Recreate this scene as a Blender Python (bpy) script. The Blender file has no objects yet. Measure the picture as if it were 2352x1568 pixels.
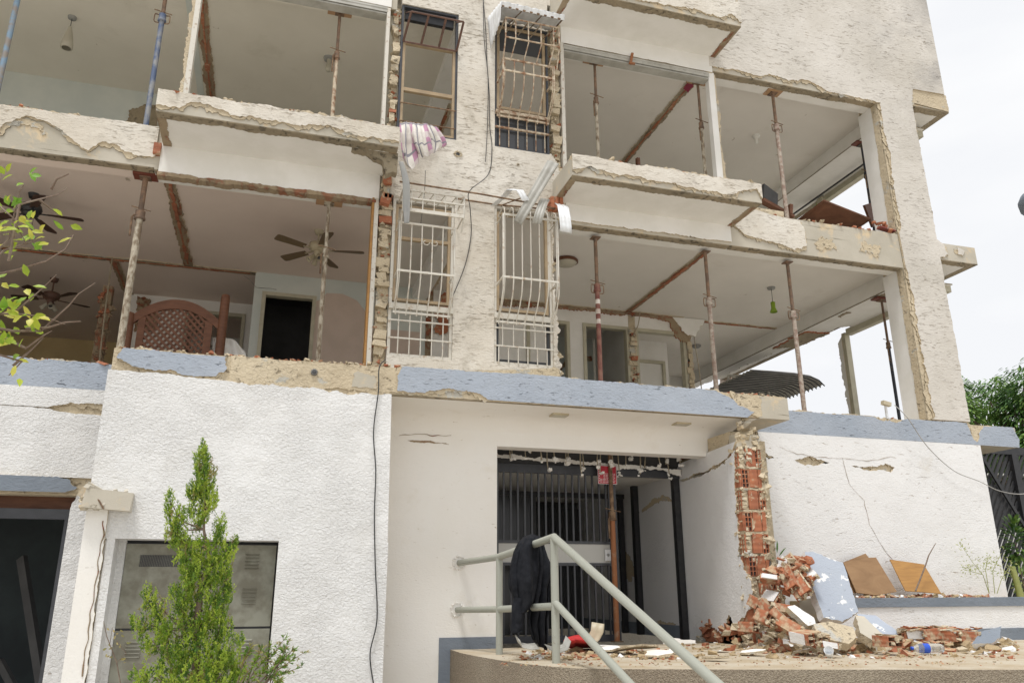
import bpy, bmesh, math, random
from mathutils import Vector, Matrix, noise as mn
from mathutils.geometry import delaunay_2d_cdt
R = math.radians
scene = bpy.context.scene
# ------------------------------------------------------------------ camera
F = 1.5513164
yaw, pit, rol = R(16.76339335), R(17.41746304), R(0.19894019)
fw = Vector((math.sin(yaw)*math.cos(pit), math.cos(yaw)*math.cos(pit), math.sin(pit)))
rt = Vector((math.cos(yaw), -math.sin(yaw), 0)); dn = fw.cross(rt)
rt, dn = math.cos(rol)*rt + math.sin(rol)*dn, -math.sin(rol)*rt + math.cos(rol)*dn
cd = bpy.data.cameras.new("camera"); cam = bpy.data.objects.new("camera", cd)
scene.collection.objects.link(cam); scene.camera = cam
cam.matrix_world = Matrix(((rt.x, -dn.x, -fw.x, 0), (rt.y, -dn.y, -fw.y, 0), (rt.z, -dn.z, -fw.z, 0), (0, 0, 0, 1)))
cd.sensor_width = 36; cd.lens = 18*F; cd.clip_end = 2000; cd.clip_start = 0.05
# the eye is the origin; heights are relative to it (street at -1.65 m)
def ray(x, y): return fw*F + rt*((x-1176)/1176) + dn*((y-784)/1176)
def py(x, y, Y): d = ray(x, y); return d*(Y/d.y)
def pz(x, y, Z): d = ray(x, y); return d*(Z/d.z)
def px(x, y, X): d = ray(x, y); return d*(X/d.x)
# ------------------------------------------------------------------ sky, sun, exposure
world = bpy.data.worlds.new("World"); scene.world = world; world.use_nodes = True
wn, wl = world.node_tree.nodes, world.node_tree.links; wn.clear()
wo = wn.new('ShaderNodeOutputWorld'); bg = wn.new('ShaderNodeBackground'); sky = wn.new('ShaderNodeTexSky')
sky.sky_type = 'NISHITA'; sky.sun_disc = False; sky.sun_elevation = R(69); sky.sun_rotation = R(213); sky.dust_density = 3
tc = wn.new('ShaderNodeTexCoord'); mp = wn.new('ShaderNodeMapping'); mp.inputs['Scale'].default_value = (1, 1, 3.2)
nz = wn.new('ShaderNodeTexNoise'); nz.inputs['Scale'].default_value = 2.3; nz.inputs['Detail'].default_value = 7; nz.inputs['Roughness'].default_value = .5
cr = wn.new('ShaderNodeValToRGB'); cr.color_ramp.elements[0].position = .36; cr.color_ramp.elements[1].position = .60
cr.color_ramp.elements[0].color = (6.9, 7.0, 7.2, 1); cr.color_ramp.elements[1].color = (7.6, 7.62, 7.65, 1)
mx = wn.new('ShaderNodeMix'); mx.data_type = 'RGBA'; mx.inputs[0].default_value = .985
wl.new(tc.outputs['Generated'], mp.inputs[0]); wl.new(mp.outputs[0], nz.inputs[0]); wl.new(nz.outputs[0], cr.inputs[0])
wl.new(sky.outputs[0], mx.inputs[6]); wl.new(cr.outputs[0], mx.inputs[7]); wl.new(mx.outputs[2], bg.inputs[0])
bg.inputs[1].default_value = .105; wl.new(bg.outputs[0], wo.inputs[0])
sd = bpy.data.lights.new("sun", 'SUN'); sun = bpy.data.objects.new("sun", sd); scene.collection.objects.link(sun)
sd.energy = 2.0; sd.angle = R(16); sd.color = (1, .98, .96)
sun.rotation_euler = Vector((.26, .40, -1.25)).to_track_quat('-Z', 'Y').to_euler()
scene.view_settings.view_transform = 'Standard'; scene.view_settings.look = 'None'
scene.view_settings.exposure = .36; scene.view_settings.gamma = 1
# ------------------------------------------------------------------ materials
def mat_base(name):
    m = bpy.data.materials.new(name); m.use_nodes = True
    nt = m.node_tree; b = nt.nodes['Principled BSDF']
    return m, nt, b
def nd(nt, t, **k):
    n = nt.nodes.new(t)
    for a, v in k.items():
        if a.startswith('_'): setattr(n, a[1:], v)
        else: n.inputs[a.replace('_', ' ')].default_value = v
    return n
def pos(nt, sc=(1, 1, 1), space='pos'):
    m = nd(nt, 'ShaderNodeMapping'); m.inputs['Scale'].default_value = sc
    if space == 'pos': g = nt.nodes.new('ShaderNodeNewGeometry'); nt.links.new(g.outputs['Position'], m.inputs[0])
    else: g = nt.nodes.new('ShaderNodeTexCoord'); nt.links.new(g.outputs['Object'], m.inputs[0])
    return m.outputs[0]
def noi(nt, src, s, det=4, ro=.55, dist=0):
    n = nd(nt, 'ShaderNodeTexNoise', Scale=s, Detail=det, Roughness=ro, Distortion=dist); nt.links.new(src, n.inputs[0]); return n.outputs[0]
def ramp(nt, src, a, b, c0=(0, 0, 0, 1), c1=(1, 1, 1, 1)):
    r = nt.nodes.new('ShaderNodeValToRGB'); r.color_ramp.elements[0].position = a; r.color_ramp.elements[1].position = b
    r.color_ramp.elements[0].color = c0; r.color_ramp.elements[1].color = c1; nt.links.new(src, r.inputs[0]); return r.outputs[0]
def mix(nt, f, a, b):
    m = nt.nodes.new('ShaderNodeMix'); m.data_type = 'RGBA'
    for i, v in ((0, f), (6, a), (7, b)):
        if hasattr(v, 'links'): nt.links.new(v, m.inputs[i])
        elif i == 0: m.inputs[0].default_value = v
        else: m.inputs[i].default_value = (*v, 1)
    return m.outputs[2]
def math_(nt, op, a, b):
    m = nt.nodes.new('ShaderNodeMath'); m.operation = op
    for i, v in ((0, a), (1, b)):
        if hasattr(v, 'links'): nt.links.new(v, m.inputs[i])
        else: m.inputs[i].default_value = v
    return m.outputs[0]
def bump(nt, b, h, st, dist):
    n = nd(nt, 'ShaderNodeBump', Strength=st, Distance=dist); nt.links.new(h, n.inputs['Height']); nt.links.new(n.outputs[0], b.inputs['Normal'])
def stucco(name, ca, cb, crack=None, ck=(.60, .66), cs=(5, 5, 24), bs=16, st=.8, dist=.02, stain=None, peel=None, big=.9, bz=1.9, rough=.92, locx=None):
    m, nt, b = mat_base(name)
    P = pos(nt); n1 = ramp(nt, noi(nt, P, big, 5, .6), .35, .65); c = mix(nt, n1, ca, cb)
    P2 = pos(nt, (1, 1, bz)); h = noi(nt, P2, bs, 5, .62, .6)
    hh = h
    if crack:
        Pc = pos(nt, cs); n2 = noi(nt, Pc, 1, 5, .6, .5); n3 = noi(nt, P, 1.7, 2, .5)
        k = ramp(nt, n2, *ck); k = math_(nt, 'MULTIPLY', k, ramp(nt, n3, .34, .62, (.25, .25, .25, 1)))
        c = mix(nt, k, c, crack); hh = math_(nt, 'SUBTRACT', h, math_(nt, 'MULTIPLY', k, .9))
    if stain:
        col, lo, hi, sc = stain; s1 = ramp(nt, noi(nt, P, sc, 6, .65, .3), lo, hi)
        if locx:
            sx = nt.nodes.new('ShaderNodeSeparateXYZ'); nt.links.new(P, sx.inputs[0]); mr = nt.nodes.new('ShaderNodeMapRange'); mr.inputs[1].default_value, mr.inputs[2].default_value = locx; nt.links.new(sx.outputs[0], mr.inputs[0]); mz = nt.nodes.new('ShaderNodeMapRange'); mz.inputs[1].default_value, mz.inputs[2].default_value = 6.5, 8.5; nt.links.new(sx.outputs[2], mz.inputs[0]); s1 = math_(nt, 'MULTIPLY', s1, math_(nt, 'MULTIPLY', mr.outputs[0], mz.outputs[0]))
        c = mix(nt, s1, c, col)
    if peel:
        col, lo, hi, sc = peel; s1 = ramp(nt, noi(nt, pos(nt, (1, 1, 1.6)), sc, 6, .6), lo, hi); c = mix(nt, s1, c, col)
    nt.links.new(c, b.inputs['Base Color']); b.inputs['Roughness'].default_value = rough
    hb = math_(nt, 'MULTIPLY', hh, ramp(nt, noi(nt, P, 1.6, 4, .6), .30, .62, (.35, .35, .35, 1))); hb = math_(nt, 'ADD', hb, math_(nt, 'MULTIPLY', noi(nt, P, 5, 3, .5), .9))
    bump(nt, b, hb, st, dist); return m
def plain(name, ca, cb=None, s=6, rough=.8, bs=40, st=.15, dist=.004, metal=0, lo=.4, hi=.6, space='pos', sc=(1, 1, 1)):
    m, nt, b = mat_base(name); cb = cb or tuple(x*.82 for x in ca)
    P = pos(nt, sc, space); c = mix(nt, ramp(nt, noi(nt, P, s, 6, .62), lo, hi), ca, cb)
    nt.links.new(c, b.inputs['Base Color']); b.inputs['Roughness'].default_value = rough; b.inputs['Metallic'].default_value = metal
    bump(nt, b, noi(nt, P, bs, 4, .6), st, dist); return m
M = {}
M['cream'] = stucco('cream_stucco', (.62, .565, .475), (.75, .71, .635), (.36, .28, .18), (.55, .72), (11, 11, 40), 30, 1.0, .018, stain=((.44, .40, .33), .56, .78, 3.1))
M['greyish'] = stucco('weathered_stucco', (.56, .525, .465), (.67, .635, .58), (.33, .27, .20), (.57, .72), (9, 9, 36), 26, .9, .016, stain=((.27, .26, .25), .42, .78, 1.3), locx=(8.4, 10.4))
M['white'] = stucco('white_stucco', (.80, .80, .79), (.75, .745, .73), (.50, .44, .36), (.70, .78), (5, 5, 9), 32, 1.0, .030, bz=1.5, stain=((.66, .645, .61), .56, .86, 1.3))
M['white2'] = stucco('white_scratched_stucco', (.76, .755, .745), (.80, .797, .79), (.48, .41, .33), (.62, .72), (8, 8, 30), 30, .8, .013, stain=((.64, .59, .50), .62, .88, 1.6))
M['white3'] = stucco('entry_white_paint', (.83, .805, .755), (.86, .845, .81), (.42, .35, .25), (.68, .73), (9, 9, 34), 30, .45, .01, stain=((.66, .60, .48), .55, .85, 1.1))
M['reveal'] = stucco('reveal_white_stucco', (.72, .72, .72), (.76, .76, .76), None, bs=48, st=1, dist=.014, bz=1)
M['blue'] = stucco('blue_grey_paint', (.34, .385, .45), (.39, .43, .49), (.12, .14, .17), (.62, .69), (9, 9, 40), 26, .9, .018, peel=((.72, .70, .64), .74, .76, 14))
M['bluedark'] = stucco('dark_blue_grey_paint', (.17, .20, .24), (.22, .25, .29), (.45, .38, .28), (.70, .74), (7, 7, 12), 15, .6, .018)
M['concrete'] = stucco('cast_concrete', (.43, .395, .32), (.54, .50, .42), (.20, .18, .13), (.64, .70), (1.5, 1.5, 28), 30, .4, .01, stain=((.62, .50, .33), .55, .66, 3.2))
M['mortar'] = stucco('tan_mortar', (.55, .46, .32), (.62, .53, .38), (.28, .21, .13), (.60, .70), (14, 14, 18), 28, 1.0, .035, peel=((.50, .48, .42), .60, .64, 3.5), bz=1.2)
M['rough'] = stucco('rough_broken_edge', (.27, .23, .16), (.38, .31, .21), (.10, .08, .05), (.55, .68), (14, 14, 14), 22, 1.0, .04, bz=1)
M['brown'] = stucco('brown_wall_scar', (.30, .23, .15), (.36, .28, .18), (.30, .10, .05), (.50, .60), (9, 3, 9), 30, 1.0, .03, bz=1)
M['plaster'] = plain('interior_white_plaster', (.80, .785, .75), (.74, .725, .68), 2.2, .75, 30, .08)
M['ceil_grey'] = stucco('grey_white_ceiling', (.81, .775, .72), (.74, .705, .65), (.36, .30, .22), (.70, .74), (5, 5, 5), 26, .3, .006, stain=((.52, .46, .38), .60, 1.05, .9), big=.6, bz=1)
M['ceil_pink'] = stucco('pinkish_ceiling', (.78, .67, .595), (.71, .60, .53), (.36, .30, .22), (.70, .74), (5, 5, 5), 26, .3, .006, stain=((.46, .37, .30), .60, 1.05, .9), big=.6, bz=1)
M['ceil_olive'] = stucco('dusty_olive_ceiling', (.77, .735, .65), (.69, .655, .57), (.36, .30, .22), (.70, .74), (5, 5, 5), 26, .3, .006, stain=((.44, .40, .31), .60, 1.05, .9), big=.6, bz=1)
M['wall_bluish'] = plain('pale_blue_wall', (.62, .65, .61), (.56, .60, .57), 1.6, .8, 24, .1)
M['wall_pink'] = plain('dusty_pink_wall', (.60, .49, .42), (.55, .45, .38), 2.4, .8, 24, .1)
M['wall_ochre'] = plain('ochre_wall', (.66, .52, .28), (.58, .45, .24), 1.4, .8, 24, .1)
M['bounce'] = plain('pale_bounce_floor', (.72, .68, .60), (.64, .60, .52), 3, .4); M['green'] = plain('lime_green_paint', (.20, .36, .03), (.16, .28, .03), 4, .7)
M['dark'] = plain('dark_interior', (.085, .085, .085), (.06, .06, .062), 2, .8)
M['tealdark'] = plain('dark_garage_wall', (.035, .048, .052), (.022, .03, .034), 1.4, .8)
M['black'] = plain('black_painted_steel', (.018, .019, .022), (.028, .028, .03), 14, .42, 60, .1, .002)
M['blackgrey'] = plain('charcoal_steel', (.05, .053, .062), (.04, .043, .05), 10, .42, 60, .1, .002)
M['cabinet'] = plain('grey_green_sheet_metal', (.26, .26, .21), (.17, .16, .12), 5, .5, 120, .06, .001)
M['railp'] = plain('pale_grey_enamel', (.35, .36, .31), (.17, .13, .09), 26, .42, 60, .15, .003, lo=.64, hi=.74)
M['wframe'] = plain('white_flaking_paint', (.62, .59, .52), (.36, .26, .17), 22, .6, 60, .2, .003, lo=.56, hi=.70)
M['rust'] = plain('rusty_steel', (.26, .17, .10), (.12, .07, .04), 16, .8, 70, .3, .004)
M['rustw'] = plain('rusting_white_bars', (.56, .48, .36), (.24, .12, .06), 13, .7, 60, .2, .003, lo=.42, hi=.62)
M['wbar'] = plain('dirty_white_bars', (.60, .57, .50), (.38, .27, .17), 15, .6, 60, .2, .003, lo=.55, hi=.72)
M['tanframe'] = plain('tan_window_frame', (.40, .30, .18), (.32, .24, .15), 7, .6)
M['beigeframe'] = plain('beige_door_frame', (.50, .47, .36), (.44, .41, .31), 7, .6)
M['brownsteel'] = plain('red_brown_painted_steel', (.16, .085, .06), (.11, .06, .045), 12, .55)
M['zinc'] = plain('grey_corrugated_sheet', (.44, .43, .39), (.34, .33, .29), 6, .5, 40, .1, .002)
M['zincw'] = plain('white_corrugated_sheet', (.80, .82, .84), (.66, .67, .67), 7, .45, 40, .1, .002)
M['terr'] = plain('terrace_screed', (.50, .44, .34), (.42, .34, .23), 3.0, .9, 60, .6, .01)
M['dust'] = plain('rubble_dust', (.50, .38, .22), (.42, .32, .19), 9, .95, 60, 1, .02)
M['street'] = plain('street_concrete', (.58, .54, .48), (.50, .465, .41), .8, .9, 30, .3, .01)
def aggregate():
    m, nt, b = mat_base('exposed_aggregate'); P = pos(nt)
    v = nd(nt, 'ShaderNodeTexVoronoi', Scale=85); nt.links.new(P, v.inputs[0])
    c = mix(nt, ramp(nt, noi(nt, P, 60, 3), .38, .62), (.14, .11, .075), (.42, .36, .27)); c = mix(nt, .25, c, mix(nt, v.outputs['Distance'], (.5, .45, .38), (.12, .09, .06)))
    c = mix(nt, .55, c, mix(nt, ramp(nt, noi(nt, P, 1.2, 4), .4, .6), (.32, .27, .20), (.24, .19, .135)))
    nt.links.new(c, b.inputs['Base Color']); b.inputs['Roughness'].default_value = .9
    bump(nt, b, v.outputs['Distance'], 1, .012); return m
M['aggr'] = aggregate()
def brickmat(name, ribs, space, sc, dusty):
    m, nt, b = mat_base(name); P = pos(nt, (1, 1, 1), space)
    c = mix(nt, ramp(nt, noi(nt, P, 7, 5), .35, .65), (.42, .155, .075), (.30, .11, .06))
    c = mix(nt, ramp(nt, noi(nt, P, 11, 6, .65), dusty, dusty+.12), c, (.46, .35, .23))
    g = nt.nodes.new('ShaderNodeNewGeometry'); sx = nt.nodes.new('ShaderNodeSeparateXYZ'); nt.links.new(g.outputs['True Normal'], sx.inputs[0])
    c = mix(nt, math_(nt, 'MULTIPLY', ramp(nt, sx.outputs[2], .5, .9), ramp(nt, noi(nt, P, 14, 4), .35, .6)), c, (.50, .37, .23))
    w = nd(nt, 'ShaderNodeTexWave', Scale=ribs); w.bands_direction = 'DIAGONAL'; nt.links.new(pos(nt, sc, space), w.inputs[0])
    nt.links.new(c, b.inputs['Base Color']); b.inputs['Roughness'].default_value = .88
    bump(nt, b, w.outputs['Fac'], .6, .004); return m
M['brick'] = brickmat('clay_block_ribbed', 14, 'obj', (1, 0, 1), .47)
M['brickw'] = brickmat('clay_block_wall', 9, 'pos', (0, 0, 1), .55)
def wood(name, ca, cb, sc=(3, 3, 30), rough=.55):
    m, nt, b = mat_base(name); P = pos(nt, sc, 'obj'); n = noi(nt, P, 1.2, 6, .6, .8)
    nt.links.new(mix(nt, ramp(nt, n, .35, .65), ca, cb), b.inputs['Base Color']); b.inputs['Roughness'].default_value = rough
    bump(nt, b, n, .15, .003); return m
M['ply'] = wood('brown_plywood', (.24, .135, .06), (.32, .19, .09), (2, 2, 5)); M['ply2'] = wood('orange_plywood', (.42, .22, .06), (.32, .16, .045), (2, 2, 22))
M['mahog'] = wood('dark_mahogany', (.10, .042, .022), (.16, .07, .038), (4, 4, 18), .5); [M[k].node_tree.nodes['Principled BSDF'].inputs['Specular IOR Level'].__setattr__('default_value', .25) for k in ('mahog',)]; M['pad'] = wood('pine_pad', (.42, .26, .14), (.34, .20, .11)); M['redpad'] = wood('red_painted_pad', (.14, .035, .02), (.18, .05, .03))
M['darkwood'] = wood('dark_fan_wood', (.05, .028, .02), (.08, .04, .03)); M['fanwood'] = wood('walnut_fan_wood', (.13, .09, .05), (.18, .13, .07))
M['fancream'] = plain('cream_enamel', (.50, .44, .31), (.44, .38, .26), 5, .45)
M['bark'] = plain('twig_bark', (.22, .17, .13), (.16, .11, .08), 30, .9)
def leaf(name, a, b_, sc=3, rough=.55, trans=.35):
    m, nt, b = mat_base(name); P = pos(nt); c = mix(nt, ramp(nt, noi(nt, P, sc, 4), .38, .62), a, b_)
    nt.links.new(c, b.inputs['Base Color']); b.inputs['Roughness'].default_value = rough
    t = nt.nodes.new('ShaderNodeBsdfTranslucent'); nt.links.new(c, t.inputs[0]); s = nt.nodes.new('ShaderNodeMixShader'); s.inputs[0].default_value = trans
    nt.links.new(b.outputs[0], s.inputs[1]); nt.links.new(t.outputs[0], s.inputs[2]); nt.links.new(s.outputs[0], nt.nodes['Material Output'].inputs[0]); return m
M['thuja'] = leaf('conifer_green', (.23, .36, .035), (.09, .19, .025), 7, .6, .3); M['thujay'] = leaf('conifer_tip_green', (.52, .62, .09), (.34, .48, .06), 9, .6, .35)
M['thujad'] = leaf('conifer_dry_tan', (.42, .33, .14), (.30, .30, .10), 9)
M['citrus'] = leaf('yellow_green_leaf', (.42, .50, .04), (.17, .34, .03), 5, .45, .4); M['citrusy'] = leaf('yellow_leaf', (.62, .58, .10), (.45, .48, .06), 5, .45, .4)
M['mango'] = leaf('dark_tree_leaf', (.09, .19, .04), (.05, .12, .03), .8, .5, .2); M['mangol'] = leaf('light_tree_leaf', (.19, .31, .06), (.12, .22, .04), .8, .5, .2)
M['palegreen'] = leaf('pale_weed_leaf', (.42, .44, .16), (.34, .38, .12), 8)
def stripes(name, cols, sx):
    m, nt, b = mat_base(name); tcn = nt.nodes.new('ShaderNodeTexCoord'); sp = nt.nodes.new('ShaderNodeSeparateXYZ'); nt.links.new(tcn.outputs['UV'], sp.inputs[0])
    def bandv(src, k, off, w):
        a = math_(nt, 'FRACT', math_(nt, 'ADD', math_(nt, 'MULTIPLY', src, k), off), 0); return math_(nt, 'LESS_THAN', a, w)
    c = mix(nt, bandv(sp.outputs[0], sx, .1, .26), (.70, .67, .61), cols[0]); c = mix(nt, math_(nt, 'MULTIPLY', bandv(sp.outputs[1], 1.7, .55, .32), .75), c, cols[1])
    c = mix(nt, bandv(sp.outputs[0], sx, .52, .09), c, cols[2]); c = mix(nt, bandv(sp.outputs[1], 1.7, .98, .08), c, cols[2])
    nt.links.new(c, b.inputs['Base Color']); b.inputs['Roughness'].default_value = .9; return m
M['plaid'] = stripes('plaid_cotton', ((.46, .25, .36), (.60, .56, .52), (.26, .25, .28)), 1.2)
M['blackcloth'] = plain('black_jersey', (.011, .012, .015), (.019, .020, .024), 20, .9, 300, .5, .002); M['blackcloth'].node_tree.nodes['Principled BSDF'].inputs['Specular IOR Level'].default_value = .12
M['redcloth'] = plain('red_cloth', (.55, .03, .03), (.42, .02, .02), 9, .8); M['whitecloth'] = plain('white_cloth', (.74, .72, .68), (.66, .63, .58), 6, .85)
M['redpaint'] = plain('flaking_red_paint', (.20, .05, .04), (.42, .34, .27), 14, .7, 60, .2, .003, lo=.56, hi=.72)
M['redprop'] = plain('red_oxide_prop', (.17, .055, .045), (.27, .14, .10), 11, .7); M['whiteband'] = plain('white_band_paint', (.68, .64, .58), (.50, .42, .36), 12, .7)
M['blueprop'] = plain('scuffed_blue_prop', (.085, .12, .21), (.27, .275, .28), 8, .6, 50, .2, .003, lo=.48, hi=.62, sc=(1, 1, .6)); M['lightblueprop'] = plain('light_blue_prop', (.18, .27, .36), (.24, .21, .18), 7, .6, lo=.42, hi=.58)
M['cemprop'] = plain('cement_crusted_prop', (.48, .43, .34), (.20, .15, .10), 17, .9, 50, .9, .012, lo=.45, hi=.60, sc=(1, 1, .5)); M['rustprop'] = plain('rusted_prop', (.24, .15, .095), (.13, .09, .065), 12, .8, 50, .4, .006)
M['blackprop'] = plain('black_navy_prop', (.03, .035, .05), (.10, .08, .06), 6, .6, lo=.5, hi=.6); M['pinkprop'] = plain('brown_scuffed_prop', (.25, .17, .135), (.44, .385, .32), 15, .8, 50, .5, .008); M['warmrust'] = plain('warm_rust_prop', (.30, .12, .05), (.40, .31, .22), 12, .8, 50, .4, .006, lo=.55, hi=.75)
M['shade'] = plain('frosted_shade', (.50, .47, .38), (.46, .43, .35), 5, .5); M['limeglass'] = plain('lime_glass', (.22, .34, .02), (.18, .28, .02), 5, .3)
M['grey'] = plain('grey_plastic', (.30, .30, .28), (.26, .26, .25), 5, .5); M['wire'] = plain('dark_cable', (.03, .03, .032), (.04, .04, .04), 5, .6); M['wirew'] = plain('grey_cable', (.40, .39, .37), (.34, .33, .31), 5, .6)
M['redpatch'] = plain('wine_red_paint', (.26, .02, .06), (.22, .02, .05), 5, .7); M['sign'] = plain('red_sign_enamel', (.50, .012, .03), (.44, .012, .03), 5, .4); M['signw'] = plain('white_sign_lettering', (.72, .70, .70), (.66, .62, .62), 5, .5)
def glassm(name, col, rough=.05, tr=0.0):
    m, nt, b = mat_base(name); b.inputs['Base Color'].default_value = (*col, 1); b.inputs['Roughness'].default_value = rough; b.inputs['Transmission Weight'].default_value = tr; return m
M['dglass'] = glassm('dark_window_glass', (.06, .062, .066), .18); M['bottle'] = glassm('clear_plastic', (.9, .93, .95), .12, .85); M['bottle'].node_tree.nodes['Principled BSDF'].inputs['IOR'].default_value = 1.15
M['frost'] = glassm('frosted_panel', (.46, .46, .43), .35); M['bluelabel'] = glassm('blue_bottle_label', (.02, .09, .55), .4)
M['cmu'] = plain('grey_block_wall', (.58, .58, .55), (.48, .48, .45), 3, .9)
M['root'] = plain('plaster_fibre', (.36, .30, .21), (.46, .40, .30), 40, .95, 80, 1, .01)
M['asph'] = M['street']
# ------------------------------------------------------------------ mesh helpers
col = scene.collection
class B:
    def __init__(s): s.v = []; s.f = []; s.m = []; s.sm = []; s.uv = None
    def add(s, vs, fs, mi=0, smooth=False):
        o = len(s.v); s.v += [Vector(v) for v in vs]
        for f in fs: s.f.append(tuple(i+o for i in f)); s.m.append(mi); s.sm.append(smooth)
    def box(s, x0, x1, y0, y1, z0, z1, mi=0):
        s.add([(x, y, z) for x in (x0, x1) for y in (y0, y1) for z in (z0, z1)], [(0, 1, 3, 2), (4, 6, 7, 5), (0, 4, 5, 1), (2, 3, 7, 6), (0, 2, 6, 4), (1, 5, 7, 3)], mi); return s
    def obox(s, c, dims, mat, mi=0, jit=0, rnd=random):
        vs = []
        for x in (-.5, .5):
            for y in (-.5, .5):
                for z in (-.5, .5):
                    p = Vector((x*dims[0], y*dims[1], z*dims[2]))
                    if jit: p += Vector([rnd.uniform(-jit, jit)*d for d in dims])
                    vs.append(Vector(c) + mat @ p)
        s.add(vs, [(0, 1, 3, 2), (4, 6, 7, 5), (0, 4, 5, 1), (2, 3, 7, 6), (0, 2, 6, 4), (1, 5, 7, 3)], mi); return s
    def tube(s, pts, r, n=8, mi=0, cap=True):
        pts = [Vector(p) for p in pts]; rr = r if isinstance(r, (list, tuple)) else [r]*len(pts); rings = []; up = None; vs = []; fs = []
        for i, p in enumerate(pts):
            a = pts[max(i-1, 0)]; b = pts[min(i+1, len(pts)-1)]; d = (b-a).normalized() if (b-a).length > 1e-9 else Vector((0, 0, 1))
            if up is None: up = Vector((0, 0, 1)) if abs(d.z) < .9 else Vector((1, 0, 0))
            u = (up - d*up.dot(d)); u = u.normalized() if u.length > 1e-6 else d.orthogonal().normalized(); w = d.cross(u); up = u
            k = rr[i]
            if 0 < i < len(pts)-1:
                c_ = (pts[i]-a).normalized().dot((b-pts[i]).normalized()); k = rr[i]/max(.6, math.sqrt(max(0, (1+c_)/2)))
            for j in range(n):
                t = 2*math.pi*j/n; vs.append(p + (u*math.cos(t) + w*math.sin(t))*k)
        for i in range(len(pts)-1):
            for j in range(n): fs.append((i*n+j, i*n+(j+1) % n, (i+1)*n+(j+1) % n, (i+1)*n+j))
        s.add(vs, fs, mi, True)
        if cap: s.add(vs[:n], [tuple(range(n))[::-1]], mi); s.add(vs[-n:], [tuple(range(n))], mi)
        return s
    def lathe(s, c, prof, n=16, mi=0, axis=(0, 0, 1)):
        q = Vector((0, 0, 1)).rotation_difference(Vector(axis)).to_matrix(); vs = []; fs = []
        for r, z in prof:
            for j in range(n): t = 2*math.pi*j/n; vs.append(Vector(c) + q @ Vector((r*math.cos(t), r*math.sin(t), z)))
        for i in range(len(prof)-1):
            for j in range(n): fs.append((i*n+j, i*n+(j+1) % n, (i+1)*n+(j+1) % n, (i+1)*n+j))
        s.add(vs, fs, mi, True); return s
    def build(s, name, mats, parent=None, origin=None):
        if not isinstance(mats, (list, tuple)): mats = [mats]
        if parent is not None: o0 = wloc(parent)
        elif origin is not None: o0 = Vector(origin)
        else:
            xs = [v.x for v in s.v]; ys = [v.y for v in s.v]; o0 = Vector(((min(xs)+max(xs))/2, (min(ys)+max(ys))/2, min(v.z for v in s.v)))
        me = bpy.data.meshes.new(name); me.from_pydata([v-o0 for v in s.v], [], s.f)
        for m in mats: me.materials.append(m)
        me.polygons.foreach_set('material_index', s.m); me.polygons.foreach_set('use_smooth', s.sm)
        if s.uv: 
            ul = me.uv_layers.new(name='uv')
            for l in me.loops: ul.data[l.index].uv = s.uv[l.vertex_index]
        me.update(); o = bpy.data.objects.new(name, me); col.objects.link(o)
        if parent is not None: o.parent = parent
        else: o.location = o0
        return o
WL = {}
def wloc(o):
    p = Vector((0, 0, 0)); 
    while o is not None: p += o.location; o = o.parent
    return p
def tag(o, label, cat, group=None, kind=None):
    if label: o['label'] = label
    if cat: o['category'] = cat
    if group: o['group'] = group
    if kind: o['kind'] = kind
    return o
def empty(name, loc, label, cat, group=None):
    o = bpy.data.objects.new(name, None); o.location = loc; o.empty_display_size = .2; col.objects.link(o); return tag(o, label, cat, group)
def jag(pts, step=.018, seed=0, closed=True):
    out = []; n = len(pts)
    for i in range(n if closed else n-1):
        a = pts[i]; b = pts[(i+1) % n]; amp = a[2] if len(a) > 2 else 0
        A = Vector(a[:2]); Bv = Vector(b[:2]); L = (Bv-A).length; out.append(A)
        if amp > 0:
            k = max(2, int(L/step)); d = (Bv-A)/L; nn = Vector((-d.y, d.x))
            for j in range(1, k):
                t = j/k; s_ = t*L; e = min(1, min(t, 1-t)*6)
                h = mn.noise(Vector((s_*2.2, seed*7.3+i*3.1, 0)))*1.5 + mn.noise(Vector((s_*8, seed*7.3+i*3.1, 5)))*1.2 + mn.noise(Vector((s_*31.7, seed*3.3, 9)))*1.1
                out.append(A + d*(s_ + e*amp*.4*mn.noise(Vector((s_*14, seed, 3)))) + nn*h*amp*e)
    if not closed: out.append(Vector(pts[-1][:2]))
    return out
def sheet(name, pts, depth, thick, axis='y', mats=None, parent=None, seed=0, step=.018, dep=None):
    P = jag(pts, step, seed); bm = bmesh.new()
    f3 = {'y': lambda p, d: Vector((p.x, d, p.y)), 'z': lambda p, d: Vector((p.x, p.y, d)), 'x': lambda p, d: Vector((d, p.x, p.y))}[axis]
    o0 = wloc(parent) if parent is not None else Vector((sum(p.x for p in P)/len(P), depth, min(p.y for p in P))) if axis == 'y' else f3(P[0], depth)
    ov, oe, of, ovo, oeo, ofo = delaunay_2d_cdt(P, [], [list(range(len(P)))], 1, 1e-6)
    fr = [bm.verts.new(f3(p, depth)-o0) for p in ov]; bk = [bm.verts.new(f3(p, depth+thick)-o0) for p in ov]; cnt = {}
    for f in of:
        bm.faces.new([fr[i] for i in f]); bm.faces.new([bk[i] for i in f[::-1]])
        for i in range(len(f)): a, c = f[i], f[(i+1) % len(f)]; cnt.setdefault((min(a, c), max(a, c)), []).append((a, c))
    for e, l in cnt.items():
        if len(l) == 1: a, c = l[0]; q = bm.faces.new((fr[c], fr[a], bk[a], bk[c])); q.material_index = 1 if len(mats) > 1 else 0
    bmesh.ops.recalc_face_normals(bm, faces=bm.faces[:])
    me = bpy.data.meshes.new(name); bm.to_mesh(me); bm.free()
    for m in mats: me.materials.append(m)
    o = bpy.data.objects.new(name, me); col.objects.link(o)
    if parent is not None: o.parent = parent
    else: o.location = o0
    return o
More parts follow.
